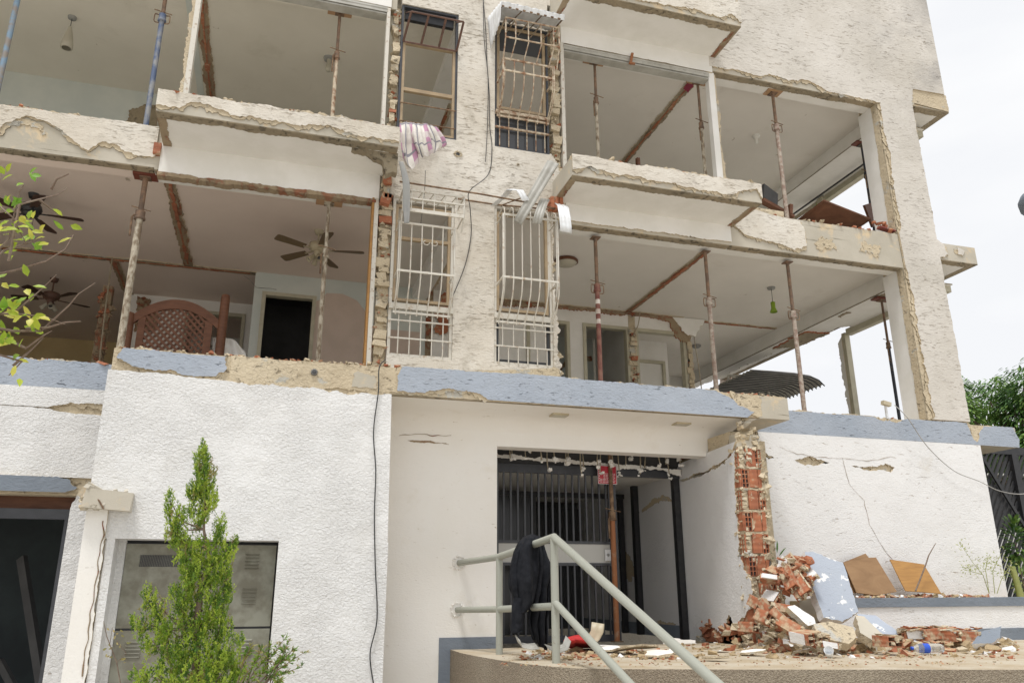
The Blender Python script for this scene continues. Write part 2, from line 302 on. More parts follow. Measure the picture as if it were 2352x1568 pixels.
def sheet2(name, pts, depth, thick, axis, mats, parent, seed, step):
    o = sheet(name, pts, depth, thick, axis, mats, parent, seed, step)
    if axis == 'y' and name in ('stucco_patch', 'stucco_wall', 'white_wall', 'blue_band', 'wall_edge'):
        n = len(pts); A = sum(pts[i][0]*pts[(i+1) % n][1]-pts[(i+1) % n][0]*pts[i][1] for i in range(n)); sg = 1 if A > 0 else -1; q = []
        for i in range(n):
            off = Vector((0, 0))
            for j in (i-1, i):
                a, c = pts[j % n], pts[(j+1) % n]
                if (a[2] if len(a) > 2 else 0) >= .015: d = Vector((c[0]-a[0], c[1]-a[1])).normalized(); off += Vector((d.y, -d.x))*sg*.014
            q.append((pts[i][0]+off.x, pts[i][1]+off.y, (pts[i][2] if len(pts[i]) > 2 else 0)*2.0))
        sheet('render_coat', q, depth+thick*.5, thick*.45, axis, [M['mortar'], M['rough']], o, seed+500, step)
    return o
def rect(x0, x1, z0, z1, a=(0, 0, 0, 0)): return [(x0, z0, a[0]), (x1, z0, a[1]), (x1, z1, a[2]), (x0, z1, a[3])]
def box(name, x0, x1, y0, y1, z0, z1, mats, parent=None): return B().box(x0, x1, y0, y1, z0, z1).build(name, mats, parent)
I3 = Matrix.Identity(3)
def chunk(b, c, s, rnd, mi=0, flat=1.0):
    q = Matrix.Rotation(rnd.uniform(0, 6.3), 3, 'Z') @ Matrix.Rotation(rnd.uniform(-.5, .5), 3, 'X') @ Matrix.Rotation(rnd.uniform(-.5, .5), 3, 'Y')
    b.obox(c, (s*rnd.uniform(.7, 1.6), s*rnd.uniform(.6, 1.1), s*rnd.uniform(.4, .9)*flat), q, mi, .22, rnd)
def ridge(name, x0, x1, y0, y1, z, parent, seed, n=60, s=(.015, .05), mats=None, dz=.02, z1=None):
    rnd = random.Random(seed); b = B(); z1 = z if z1 is None else z1
    for i in range(n):
        t = rnd.random(); sz = rnd.uniform(*s)*(1 if rnd.random() < .85 else 1.6)
        chunk(b, (x0+(x1-x0)*t, rnd.uniform(y0, y1), z+(z1-z)*t+sz*.15+rnd.uniform(0, dz)*.5), sz, rnd, 0 if rnd.random() < .62 else 1, .7)
    o = b.build(name, mats or [M['mortar'], M['brickw']], parent); o['kind'] = 'stuff'; return o
def cyl_between(b, a, c, r, n=8, mi=0): b.tube([a, c], r, n, mi)
# ------------------------------------------------------------------ ground, terrace
tag(B().box(-300, 300, -300, 400, -1.75, -1.65).build('ground', M['street']), None, None, None, 'structure')
T = -.60
tp = [(1.985, 9.02)]+[(q.x, q.y) for q in (pz(a_, c_, T) for a_, c_ in ((1035, 1491), (1060, 1499), (1100, 1507), (1147, 1515), (1200, 1523), (1268, 1530), (1330, 1534), (1400, 1535.5), (1700, 1536.5), (2352, 1537), (2500, 1537)))]+[(14, 9.02)]
def poly3(name, pts, z0, z1, mats, mi_side=1):
    b = B(); n = len(pts)
    b.add([(x, y, z1) for x, y in pts], [tuple(range(n))], 0); b.add([(x, y, z0) for x, y in pts], [tuple(range(n))[::-1]], 0)
    for i in range(n):
        a, c = pts[i], pts[(i+1) % n]; b.add([(*a, z0), (*c, z0), (*c, z1), (*a, z1)], [(0, 1, 2, 3)], mi_side)
    return b.build(name, mats)
tag(poly3('terrace', tp, -1.65, T, [M['terr'], M['aggr']]), None, None, None, 'structure')
# ------------------------------------------------------------------ the building
bd = empty('apartment_building', (4, 9, -1.65), 'damaged three storey cream and white apartment building with stripped walls and broken balconies', 'building')
BD = bd
S = lambda n, p, d=8.972, t=.03, ax='y', m=('cream', 'mortar'), par=None, seed=0, step=.018: sheet2(n, p, d, t, ax, [M[k] for k in m], par or BD, seed, step)
# slabs: soffits and floors
fl1 = box('floor_slab', -9, 9.75, 9.3, 19, 2.0, 2.29, M['concrete'], BD)
fl2 = box('floor_slab', -9, 9.45, 9.3, 19, 5.006, 5.2, M['concrete'], BD)
fl3 = box('floor_slab', -9, 9.45, 9.3, 17, 7.856, 8.1, M['concrete'], BD)
box('ceiling', 1.26, 9.5, 9.29, 17, 4.99, 5.003, M['ceil_grey'], BD); box('ceiling', -9, 1.26, 9.29, 18, 4.99, 5.003, M['ceil_pink'], BD)
box('ceiling', 2.2, 9.5, 9.29, 16, 7.84, 7.853, M['ceil_grey'], BD); box('ceiling', -9, 2.2, 9.29, 16, 7.84, 7.853, M['ceil_olive'], BD)
for x0, x1, z in ((-8.9, 9.4, 2.2901), (-8.9, 9.4, 5.2001)): box('bounce_floor', x0, x1, 9.32, 16.8, z, z+.012, M['bounce'], BD)  # unseen pale floor sheets, added to bounce skylight up into the rooms
# edge beams (exposed concrete) with plastered underside
def beam(x0, x1, z0, z1, y1=9.30, seed=0, mat='plaster'):
    b = box('edge_beam', x0, x1, 9.0, y1, z0, z1, M['concrete'], BD)
    S('rough_edge', [(x0+.01, 9.005, 0), (x1-.01, 9.005, 0), (x1-.01, 9.125, .016), (x0+.01, 9.125, 0)], z0-.014, .014, 'z', ('rough', 'rough'), b, seed)
    S('plaster_soffit', [(x0, 9.10, 0), (x1, 9.10, 0), (x1, y1+.005, 0), (x0, y1+.005, 0)], z0-.007, .006, 'z', (mat, 'plaster'), b, seed); return b
beam(-9, -1.60, 4.68, 5.2, seed=1, mat='ceil_pink'); bL = beam(-1.60, 1.02, 4.66, 5.2, seed=2); beam(3.44, 5.95, 4.66, 5.2, seed=3); bR = beam(5.95, 8.93, 4.66, 5.22, seed=4)
beam(-9, 1.1, 7.52, 8.1, seed=5, mat='ceil_olive'); beam(3.44, 5.9, 7.50, 8.1, seed=6); beam(5.9, 8.93, 7.55, 8.1, seed=7)
# far-left beam stucco and its fallen plaster
S('stucco_patch', [(-9, 4.72, 0), (-3.6, 4.74, .02), (-3.28, 4.81, .02), (-3.12, 4.99, .02), (-2.97, 5.10, .012), (-2.80, 5.07, .01), (-2.66, 5.01, .02), (-2.46, 4.86, .015), (-2.30, 4.765, .012), (-2.21, 4.88, .02), (-2.06, 4.895, .015), (-1.93, 4.82, .015), (-1.74, 4.795, .012), (-1.605, 4.82, 0), (-1.605, 5.20, .012), (-3.3, 5.19, .006), (-9, 5.19, 0)], seed=11)
S('mortar_remnant', [(-3.29, 4.90, .03), (-3.0, 4.99, .03), (-2.85, 4.97, .03), (-2.75, 4.91, .03), (-2.85, 5.03, .02), (-3.05, 5.09, .02)], 8.99, .012, m=('mortar', 'mortar'), seed=12)
ridge('broken_edge', -4.5, -1.62, 9.0, 9.1, 5.2, BD, 13, 50)
# front stucco of window wall
def wallpiece(x0, x1, z0, z1, y0=8.972, y1=9.16, m='cream'): return box('wall', x0, x1, y0, y1, z0, z1, M[m], BD)
wallpiece(1.95, 2.472, 2.3, 12); wallpiece(1.165, 1.95, 2.3, 2.64); wallpiece(2.472, 3.25, 2.3, 2.64); wallpiece(1.165, 1.95, 4.70, 5.64); wallpiece(2.472, 3.25, 4.78, 5.64)
wallpiece(1.165, 1.95, 7.62, 12); wallpiece(2.472, 3.25, 7.64, 12); wallpiece(-9, 1.165, 8.1, 12, 8.98, 9.2); wallpiece(3.25, 5.9, 8.1, 12, 8.98, 9.2)
S('wall_edge', [(1.05, 4.72, 0), (1.166, 4.72, 0), (1.166, 5.66, 0), (1.04, 5.3, .02), (1.10, 5.0, .02)], 8.975, .18, seed=14)
S('wall_edge', [(3.249, 2.5, 0), (3.34, 2.5, .03), (3.30, 2.95, .03), (3.28, 3.4, .02), (3.27, 4.70, 0), (3.249, 4.72, 0)], 8.975, .18, m=('cream', 'mortar'), seed=15)
S('wall_edge', [(3.249, 4.70, 0), (3.46, 4.70, .02), (3.44, 5.2, .03), (3.30, 5.62, .02), (3.249, 5.66, 0)], 8.975, .18, m=('cream', 'mortar'), seed=16)
S('plaster_crust', [(2.25, 2.31, 0), (3.32, 2.31, .02), (3.32, 2.62, .02), (3.2, 2.63, 0), (2.2, 2.52, .02)], 8.955, .02, m=('mortar', 'mortar'), seed=17)
# broken masonry jambs beside the windows
def jamb(name, x0, x1, y0, y1, z0, z1, seed, n):
    rnd = random.Random(seed); b = B(); b.box(x0+.02, x1, y0+.05, y1, z0, z1, 0); z = z0
    while z < z1:
        h = rnd.uniform(.05, .13); r = rnd.random(); mi = 0 if r < .86 else 1; w = rnd.uniform(.6, 1.1)*(x1-x0)
        zz = min(z+h, z1)
        if rnd.random() < .72:
            cx = (x0+x1)/2+rnd.uniform(-.02, .02); b.obox((cx, (y0+y1)/2-rnd.uniform(0, .05), (z+zz)/2), (w, (y1-y0)*rnd.uniform(.7, 1.05), h*.94), Matrix.Rotation(rnd.uniform(-.15, .15), 3, 'Y'), mi, .13, rnd)
            if mi == 1 and rnd.random() < .6:
                for k in (-.25, .25): b.box(cx+k*w-.018, cx+k*w+.018, y0-.02, y0+.1, z+.012, zz-.012, 2)
        for k in range(3): chunk(b, (rnd.uniform(x0, x1), y0+rnd.uniform(0, .06), rnd.uniform(z, zz)), rnd.uniform(.02, .05), rnd, 0 if rnd.random() < .7 else 1)
        z += h
    return b.build(name, [M['mortar'], M['brickw'], M['dark']], BD)
jamb('broken_jamb', 1.0, 1.16, 9.0, 9.16, 2.31, 4.66, 21, 1); jamb('broken_jamb', 1.06, 1.155, 9.02, 9.16, 5.66, 7.6, 22, 1)
jamb('broken_jamb', 3.29, 3.43, 9.0, 9.16, 5.25, 7.78, 23, 1); jamb('broken_jamb', 3.30, 3.42, 9.02, 9.16, 4.72, 5.0, 24, 1)
jamb('broken_jamb', 1.02, 1.12, 8.9, 9.14, 4.62, 5.0, 25, 1)
b = B(); b.box(3.12, 3.26, 8.86, 8.98, 4.66, 4.88)
# jamb frames of the removed balcony doors
def post(name, x0, x1, z0, z1, m, y0=8.97, y1=9.09, par=None): return box(name, x0, x1, y0, y1, z0, z1, M[m], par or BD)
post('door_jamb', .935, .985, 2.31, 4.65, 'wframe'); post('door_jamb', .905, .932, 2.31, 4.65, 'ply2'); post('door_jamb', .965, 1.01, 5.24, 7.5, 'wframe')
j = post('door_jamb', -1.405, -1.345, 5.24, 7.52, 'wframe'); S('rough_edge', [(-1.45, 5.24, 0), (-1.408, 5.24, 0), (-1.408, 7.52, 0), (-1.45, 7.52, .02)], 9.0, .08, m=('mortar', 'mortar'), seed=26)
post('door_jamb', 3.44, 3.49, 4.99+.23, 7.5, 'wframe')
b = B(); b.obox((5.885, 9.05, 6.37), (.10, .10, 2.28), Matrix.Identity(3)); jj = b.build('door_jamb', M['plaster'], BD)
S('rough_edge', [(5.936, 5.24, 0), (5.99, 5.24, .02), (5.97, 7.5, .0), (5.936, 7.5, 0)], 9.02, .08, m=('mortar', 'mortar'), seed=27)
def track(x0, x1, z, seed):
    b = B(); b.box(x0, x1, 8.96, 9.12, z, z+.03)
    for k in range(3): b.box(x0, x1, 8.965+.05*k, 8.975+.05*k, z-.045, z)
    b.box(x0, x1, 8.985, 9.13, z-.07, z-.0455); return b.build('sliding_door_track', M['zinc'], BD)
track(3.49, 5.83, 7.44, 1); track(-1.34, .965, 7.47, 2)
b = B(); b.obox((4.53, 8.93, 7.42), (.035, .03, .20), Matrix.Rotation(.2, 3, 'Y')); b.obox((4.53, 8.92, 7.33), (.09, .03, .025), Matrix.Identity(3)); b.build('rusty_bracket', M['warmrust'], BD)
# white plastered faces under the balconies
S('plastered_face', [(-1.55, 4.60, .012), (.985, 4.60, 0), (.985, 5.0, 0), (-1.55, 5.0, 0)], 8.975, .025, m=('plaster', 'mortar'), seed=31)
S('rough_edge', [(-1.56, 4.575, .012), (.95, 4.585, 0), (.95, 4.632, .01), (-1.56, 4.622, 0)], 8.966, .12, m=('brown', 'brown'), seed=32)
S('plastered_face', [(3.46, 4.70, .018), (5.96, 4.70, 0), (5.96, 5.0, 0), (3.46, 5.0, 0)], 8.975, .025, m=('plaster', 'mortar'), seed=33)
S('plastered_face', [(3.45, 7.50, .006), (5.9, 7.50, 0), (5.9, 7.9, 0), (3.45, 7.9, 0)], 8.975, .025, m=('plaster', 'mortar'), seed=34)
S('plastered_face', [(-.8, 7.52, .004), (1.02, 7.52, 0), (1.02, 7.9, 0), (-.8, 7.9, 0)], 8.975, .025, m=('plaster', 'mortar'), seed=35)
# ---- balconies (projecting slabs)
def balcony(x0, x1, z0, z1, seed, grey, ypro=8.25, uright=True, topl=.0):
    bal = box('balcony', x0, x1, ypro, 9.0, z0, z1-.012, M['concrete'], BD)
    st = [(x0-.004, z0+.055, .02)] + grey + [(x1+.004, z0+.06, 0), (x1+.004, z1-.01, .014), (x0-.004, z1, 0)]
    S('stucco_patch', st, ypro-.024, .026, m=('cream', 'mortar'), par=bal, seed=seed)
    S('rough_edge', [(x0, ypro+.002, 0), (x1, ypro+.002, 0), (x1, ypro+.13, .02), (x0, ypro+.13, 0)], z0-.012, .012, 'z', ('rough', 'rough'), bal, seed+1)
    S('rough_edge', [(x1-.09, ypro+.12, 0), (x1, ypro+.12, 0), (x1, 9, 0), (x1-.09, 9, .016)], z0-.013, .012, 'z', ('brown', 'rough'), bal, seed+2)
    S('rough_edge', [(x0, ypro+.12, 0), (x0+.09, ypro+.12, .016), (x0+.09, 9, 0), (x0, 9, 0)], z0-.013, .012, 'z', ('brown', 'rough'), bal, seed+3)
    box('plaster_soffit', x0+.07, x1-.07, ypro+.10, 8.98, z0-.006, z0-.001, M['plaster'], bal)
    ridge('broken_edge', x0+.02, x1-.02, ypro, ypro+.1, z1-.01, bal, seed+4, 70); return bal
b1 = balcony(-1.535, 1.10, 4.975, 5.235, 41, [(-1.3, 5.03, .02), (-1.2, 5.13, .02), (-.9, 5.09, .02), (-.75, 5.045, .02), (-.1, 5.04, .02), (.1, 5.08, .02), (.35, 5.09, .02), (.6, 5.03, .02)])
b2 = balcony(3.28, 6.0, 4.955, 5.24, 51, [(3.5, 5.10, .02), (3.8, 5.045, .02), (4.0, 5.06, .02), (4.45, 5.03, .02), (4.7, 5.05, .02), (4.75, 5.02, .02), (5.5, 4.995, .03), (5.72, 5.10, .02), (5.93, 5.15, .02)])
b3 = balcony(3.30, 5.97, 7.785, 8.2, 61, [(5.0, 7.87, .02), (5.3, 7.885, .02), (5.65, 7.85, .02), (5.8, 7.95, .02)])
# masonry haunch where the left balcony meets the wall
S('concrete_haunch', [(.55, 4.98, 0), (1.12, 4.98, 0), (1.12, 4.72, .02), (1.0, 4.68, .02), (.93, 4.86, .02)], 8.40, .12, m=('rough', 'rough'), seed=66)
b = B(); b.obox((1.06, 8.93, 4.62), (.12, .10, .14), Matrix.Rotation(.2, 3, 'Y')); b.build('hollow_brick', M['brickw'], BD); b = B(); b.obox((1.07, 8.93, 4.87), (.10, .1, .09), Matrix.Rotation(-.2, 3, 'Y')); b.build('hollow_brick', M['brickw'], BD)
b = B(); b.box(-1.63, -1.55, 8.93, 9.0, 4.83, 4.97, 0); b.build('hollow_brick', M['brickw'], BD)
rnd = random.Random(3); b = B()
for k in range(3): b.box(3.20+.06*k, 3.25+.06*k, 8.83, 8.97, 4.78, 4.94, 0)
b.box(3.19, 3.38, 8.84, 8.96, 4.855, 4.875, 0); b.build('hollow_brick', M['brickw'], BD)
# ---- right: bay beam stucco, upper wall, column
S('stucco_patch', [(6.0, 4.99, .015), (6.25, 4.83, .02), (6.6, 4.79, .02), (7.0, 4.70, .02), (7.12, 4.73, .02), (7.22, 4.80, .01), (7.20, 5.10, .015), (7.15, 5.19, 0), (6.7, 5.22, .015), (6.02, 5.30, 0)], seed=71)
box('edge_beam', 5.96, 6.9, 9.0, 9.1, 5.22, 5.32, M['mortar'], BD)
ridge('broken_edge', 5.98, 8.93, 8.99, 9.1, 5.22, BD, 72, 80)
S('mortar_remnant', [(7.4, 4.78, .05), (7.75, 4.80, .05), (7.7, 4.98, .05), (7.45, 4.95, .05)], 8.99, .012, m=('mortar', 'mortar'), seed=73)
S('mortar_remnant', [(8.15, 4.84, .05), (8.5, 4.78, .05), (8.55, 4.98, .05), (8.3, 5.02, .05)], 8.99, .012, m=('mortar', 'mortar'), seed=74)
S('stucco_wall', [(5.86, 12, 0), (5.86, 7.60, .02), (6.35, 7.64, .02), (6.75, 7.60, .02), (6.9, 7.68, .02), (7.25, 7.62, .02), (7.5, 7.70, .02), (7.65, 7.70, .015), (7.95, 7.58, .02), (8.35, 7.57, .02), (8.98, 7.56, .02), (8.97, 7.30, .02), (9.0, 6.5, .025), (8.98, 5.9, .025), (8.99, 5.35, .02),
  (8.93, 5.24, 0), (8.95, 4.66, .02), (8.97, 4.60, .02), (9.01, 4.2, .025), (8.99, 3.6, .025), (9.02, 3.0, .025), (9.04, 2.4, .02), (8.98, 2.32, 0), (9.66, 2.32, .01), (9.645, 5.0, .01), (9.63, 7.6, .02), (9.70, 7.96, 0), (10.36, 7.98, 0), (10.36, 12, 0)], m=('greyish', 'mortar'), seed=75, step=.025)
box('column', 8.93, 9.64, 9.0, 9.42, 2.31, 8.1, M['mortar'], BD); box('column', 9.0, 9.62, 8.99, 9.44, 8.1, 11.9, M['concrete'], BD)
box('plaster_jamb', 8.915, 8.929, 9.10, 9.425, 2.31, 4.66, M['plaster'], BD); box('plaster_jamb', 8.915, 8.929, 9.10, 9.425, 5.22, 7.55, M['plaster'], BD)
S('rough_edge', [(9.0, 2.32, 0), (9.13, 2.32, .012), (9.12, 4.66, 0), (9.0, 4.66, 0)], 8.905, .024, 'x', ('mortar', 'rough'), seed=76)
S('rough_edge', [(9.0, 5.23, 0), (9.13, 5.23, .012), (9.12, 7.55, 0), (9.0, 7.55, 0)], 8.905, .024, 'x', ('mortar', 'rough'), seed=77)
box('wall', 5.9, 10.36, 9.003, 9.2, 8.1, 12, M['greyish'], BD); box('wall', 10.2, 10.358, 9.2, 17, 7.9, 12, M['greyish'], BD)
S('mortar_remnant', [(9.64, 7.70, 0), (10.40, 7.66, .01), (10.40, 7.98, .015), (9.66, 7.97, 0)], 8.99, .05, m=('mortar', 'rough'), seed=78)
# side overhangs
def side(z0, z1, x1, seed, y1=16.5, ins=True):
    s = box('side_balcony', 9.645, x1, 9.01, y1, z0, z1, M['concrete'], BD)
    S('rough_edge', [(9.66, 9.01, 0), (x1, 9.01, 0), (x1, 9.14, .012), (9.66, 9.14, 0)], z0-.013, .012, 'z', ('rough', 'rough'), s, seed)
    S('rough_edge', [(x1-.12, 9.14, 0), (x1, 9.14, 0), (x1, y1, 0), (x1-.12, y1, .012)], z0-.013, .012, 'z', ('rough', 'rough'), s, seed)
    if ins: box('plaster_soffit', 9.66, x1-.11, 9.13, y1, z0-.007, z0-.001, M['plaster'], s)
    return s
side(7.66, 7.95, 10.42, 81); s2 = side(4.90, 5.18, 10.41, 82); s3 = box('side_balcony', 9.66, 10.5, 9.0, 16.5, 1.99, 2.285, M['concrete'], BD)
S('stucco_patch', [(9.635, 4.92, .01), (9.73, 4.93, .02), (9.82, 4.98, .02), (9.78, 5.12, .02), (9.635, 5.22, 0)], 8.98, .03, m=('greyish', 'mortar'), seed=83)
S('stucco_patch', [(10.02, 5.03, .02), (10.12, 5.01, .02), (10.18, 5.08, .02), (10.06, 5.14, .02)], 8.99, .03, m=('greyish', 'mortar'), seed=84)
# inner side beams
box('side_beam', 9.45, 9.66, 9.44, 17, 4.72, 5.0, M['plaster'], BD); box('side_beam', 9.45, 9.64, 9.44, 16, 7.60, 7.852, M['plaster'], BD)
S('plaster_soffit', [(9.46, 9.44, 0), (10.3, 9.44, 0), (10.3, 11.6, .03), (9.95, 11.8, .06), (9.8, 13, .05), (9.7, 17, 0), (9.46, 17, 0)], 4.70, .018, 'z', ('plaster', 'rough'), seed=85)
S('plaster_soffit', [(9.46, 9.44, 0), (10.3, 9.44, 0), (10.3, 12.0, .03), (9.95, 12.4, .05), (9.7, 15, 0), (9.46, 15, 0)], 7.58, .018, 'z', ('plaster', 'rough'), seed=86)
box('window_head', 10.2, 10.32, 9.5, 11.9, 4.60, 4.72, M['beigeframe'], BD); yp = px(1945, 800, 10.2).y; box('window_post', 10.19, 10.3, yp, yp+.09, 2.29, 4.66, M['beigeframe'], BD)
S('rough_edge', [(yp+.085, 2.3, 0), (yp+.16, 2.3, .04), (yp+.20, 4.5, 0), (yp+.085, 4.6, 0)], 10.18, .11, 'x', ('plaster', 'mortar'), seed=87)
box('window_head', 10.2, 10.32, 9.5, 12.4, 7.47, 7.58, M['beigeframe'], BD); yq = px(1893, 450, 10.2).y; box('window_post', 10.14, 10.3, yq, yq+.16, 5.2, 7.56, M['beigeframe'], BD)
S('green_edge', [(yq+.15, 5.9, .04), (yq+.26, 5.9, .04), (yq+.30, 7.2, 0), (yq+.15, 7.5, 0)], 10.12, .14, 'x', ('green', 'mortar'), seed=88)
b = B(); b.tube([(10.0, 9.5, 7.50), (10.0, 13.2, 7.50)], .02, 6); b.build('curtain_rod', M['black'], BD)
for (a, c, e, f_) in ((9.86, 4.71, 10.0, 7), (9.9, 4.71, 11.0, 8)):
    S('exposed_patch', [(9.50, e, .03), (9.62, e+.05, .03), (9.62, e+.3, .03), (9.52, e+.25, .03)], 4.69, .012, 'z', ('rough', 'rough'), seed=int(f_))
S('broken_brick_edge', [(9.5, 12.2, .05), (10.0, 12.1, .05), (9.9, 13.0, .06), (9.55, 13.3, .05)], 4.67, .03, 'z', ('rough', 'brickw'), seed=89)
# ---- ceiling scars left by vanished partitions
def scar(x0, x1, y0, y1, z, seed, m='brown'):
    o = S('partition_scar', [(x0, y0, .018), (x1, y0, .018), (x1, y1, .018), (x0, y1, .018)], z-.02, .022, 'z', (m, 'mortar'), seed=seed)
    # a core of broken brick along the middle
    rnd = random.Random(seed); b = B(); lx = (x1-x0) < (y1-y0); L = (y1-y0) if lx else (x1-x0); n = int(L/.28)
    for k in range(n):
        if rnd.random() < .35: continue
        t = (k+.5)/n*L; w = (x1-x0 if lx else y1-y0)*rnd.uniform(.28, .5)
        c = ((x0+x1)/2, y0+t, z-.024) if lx else (x0+t, (y0+y1)/2, z-.024); d = (w, .22, .02) if lx else (.22, w, .02)
        b.obox(c, d, Matrix.Rotation(rnd.uniform(-.1, .1), 3, 'Z'), 0, .12, rnd)
    if b.v: c0_, c1_ = (x0+x1)/2, (y0+y1)/2; b.box(*((c0_-.012, c0_+.012, y0+.1, y1-.1) if lx else (x0+.1, x1-.1, c1_-.012, c1_+.012)), z-.028, z-.015); b.build('brick_core', M['brickw'], o)
scar(-1.63, -1.49, 9.3, 12.75, 4.99, 91); scar(-9, -.52, 12.74, 12.86, 4.99, 92, 'rough'); scar(-2.74, -2.60, 12.86, 14.8, 4.99, 93)
scar(6.07, 6.19, 9.3, 12.82, 4.99, 94); scar(3.4, 7.3, 12.80, 12.88, 4.99, 95); scar(7.7, 9.4, 12.88, 12.95, 4.99, 96)
scar(-1.57, -1.42, 9.3, 12.5, 7.84, 97); scar(5.90, 6.03, 9.3, 12.3, 7.84, 98, 'rough'); scar(2.30, 2.42, 11.2, 14.2, 4.99, 99, 'mortar'); scar(2.28, 2.42, 11.4, 13.2, 7.84, 100, 'mortar')
S('red_paint_patch', [(5.90, 9.4, .02), (6.03, 9.4, .02), (6.03, 9.95, .02), (5.90, 9.85, .02)], 7.80, .012, 'z', ('redpatch', 'brickw'), seed=101)
box('blue_paint_strip', -1.70, -1.60, 9.3, 12.5, 7.832, 7.838, M['wall_bluish'], BD)
# stair-side beams seen through the tall windows
box('inner_beam', 2.05, 2.3, 9.3, 14, 4.80, 4.99, M['plaster'], BD); box('inner_beam', 2.0, 2.27, 9.3, 13, 7.66, 7.84, M['plaster'], BD)
# ---- interior walls, first floor left
def iw(x0, x1, y, z0, z1, m='plaster', t=.12): return box('interior_wall', x0, x1, y, y+t, z0, z1, M[m], BD)
def frame(x0, x1, y, z0, z1, m='beigeframe', w=.06, d=.10, par=None):
    b = B(); b.box(x0-w, x0, y-d*.3, y+d, z0, z1+w); b.box(x1, x1+w, y-d*.3, y+d, z0, z1+w); b.box(x0, x1, y-d*.3, y+d, z1, z1+w); return b.build('door_frame', M[m], par or BD)
iw(-.53, -.36, 12.75, 2.3, 4.99, 'wall_bluish'); iw(.42, 2.3, 12.75, 2.3, 4.99, 'wall_bluish'); iw(-.36, .42, 12.75, 4.63, 4.99, 'wall_bluish'); frame(-.34, .40, 12.75, 2.3, 4.60)
S('pink_arch', [(.46, 2.3, 0), (2.2, 2.3, 0), (2.2, 4.2, 0), (1.55, 4.2, 0), (1.40, 4.22, .004), (1.30, 4.45, .004), (1.12, 4.66, .004), (.88, 4.75, .004), (.62, 4.74, .004), (.50, 4.60, 0), (.46, 4.58, 0)], 12.742, .007, m=('wall_pink', 'wall_pink'), seed=111, step=.1)
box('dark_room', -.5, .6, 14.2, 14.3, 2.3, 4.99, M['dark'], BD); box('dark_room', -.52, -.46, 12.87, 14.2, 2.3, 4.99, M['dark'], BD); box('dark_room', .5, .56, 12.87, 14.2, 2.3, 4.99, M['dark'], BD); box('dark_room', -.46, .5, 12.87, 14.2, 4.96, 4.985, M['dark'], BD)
iw(-2.62, -1.70, 14.4, 2.3, 4.99); iw(-.72, -.53, 14.4, 2.3, 4.99); iw(-1.70, -.72, 14.4, 4.78, 4.99); frame(-1.66, -.76, 14.4, 2.3, 4.73)
iw(-1.8, -.5, 16.6, 2.3, 4.99, 'plaster')
iw(-9, -2.4, 17.6, 2.3, 4.99, 'wall_ochre'); iw(-5.2, -4.4, 17.3, 2.3, 4.3, 'mahog')
b = B(); b.box(-2.76, -2.62, 12.85, 13.0, 2.3, 4.55, 0); rnd = random.Random(9)
for k in range(40): chunk(b, (rnd.uniform(-2.78, -2.6), 12.85, rnd.uniform(2.3, 4.55)), rnd.uniform(.04, .10), rnd, rnd.choice((0, 0, 1)))
b.build('broken_partition', [M['brown'], M['brickw']], BD)
S('exposed_patch', [(-2.5, 4.3, .04), (-2.25, 4.25, .04), (-2.12, 4.6, .05), (-2.3, 4.9, .04), (-2.52, 4.95, .03)], 14.37, .03, m=('brown', 'brickw'), seed=112)
# right rooms, first floor
YB = 12.85
iw(3.4, 4.70, YB, 2.3, 4.93); iw(4.95, 5.24, YB, 2.3, 4.93); iw(6.14, 6.28, YB, 2.3, 4.93, 'mortar'); iw(7.30, 7.42, YB, 2.3, 4.62, 'plaster'); iw(5.24, 6.14, YB, 4.66, 4.93); iw(6.28, 7.30, YB, 4.66, 4.93); iw(4.70, 4.95, YB, 4.66, 4.93)
frame(4.2, 4.90, YB, 2.3, 4.62); frame(5.28, 6.08, YB, 2.3, 4.62); frame(6.32, 7.25, YB, 2.3, 4.62)
S('brick_scar', [(3.4, 4.86, .03), (4.7, 4.91, .03), (6.5, 4.92, .02), (7.0, 4.86, .03), (7.1, 4.55, .04), (7.4, 4.48, .03), (7.42, 4.7, .03), (7.05, 4.98, 0), (3.4, 4.985, 0)], YB-.037, .034, m=('brown', 'brickw'), seed=113)
S('plaster_remnant', [(7.05, 4.96, .03), (7.35, 4.62, .03), (7.5, 4.60, .03), (7.75, 4.97, 0)], YB-.05, .03, m=('plaster', 'mortar'), seed=114)
jamb('broken_jamb', 6.12, 6.27, YB-.06, YB, 2.3, 4.62, 115, 1); jamb('broken_jamb', 7.32, 7.42, YB-.04, YB, 2.3, 4.45, 116, 1)
iw(3.4, 9.6, 16.9, 2.3, 4.99); box('interior_wall', 3.35, 3.45, 9.2, 12.85, 2.3, 2.4, M['plaster'], BD)
iw(5.1, 6.15, 14.6, 2.3, 4.99, 'wall_bluish'); box('interior_wall', 6.2, 6.32, 12.97, 14.6, 2.3, 4.99, M['plaster'], BD)
o = iw(6.9, 7.75, 14.4, 2.3, 4.99, 'plaster'); frame(7.0, 7.6, 14.38, 2.3, 4.5)
S('diagonal_break', [(5.3, 4.0, .03), (5.45, 4.3, .03), (5.9, 4.52, .03), (6.1, 4.5, .03), (6.1, 4.6, .03), (5.8, 4.62, .03), (5.35, 4.35, .03), (5.22, 4.0, .03)], 14.55, .04, m=('brown', 'mortar'), seed=117)
# behind tall windows
iw(2.3, 2.42, 12.74, 2.3, 4.99, 'brown', .03); S('brick_hole', [(2.45, 4.2, .05), (2.9, 4.3, .05), (3.4, 4.55, .05), (3.35, 4.9, .04), (2.6, 4.95, .04), (2.42, 4.6, .05)], 12.70, .03, m=('brickw', 'mortar'), seed=118)
iw(2.42, 3.4, 12.75, 2.3, 4.99); box('dark_room', 3.45, 4.2, 13.3, 13.4, 2.3, 4.99, M['dark'], BD)
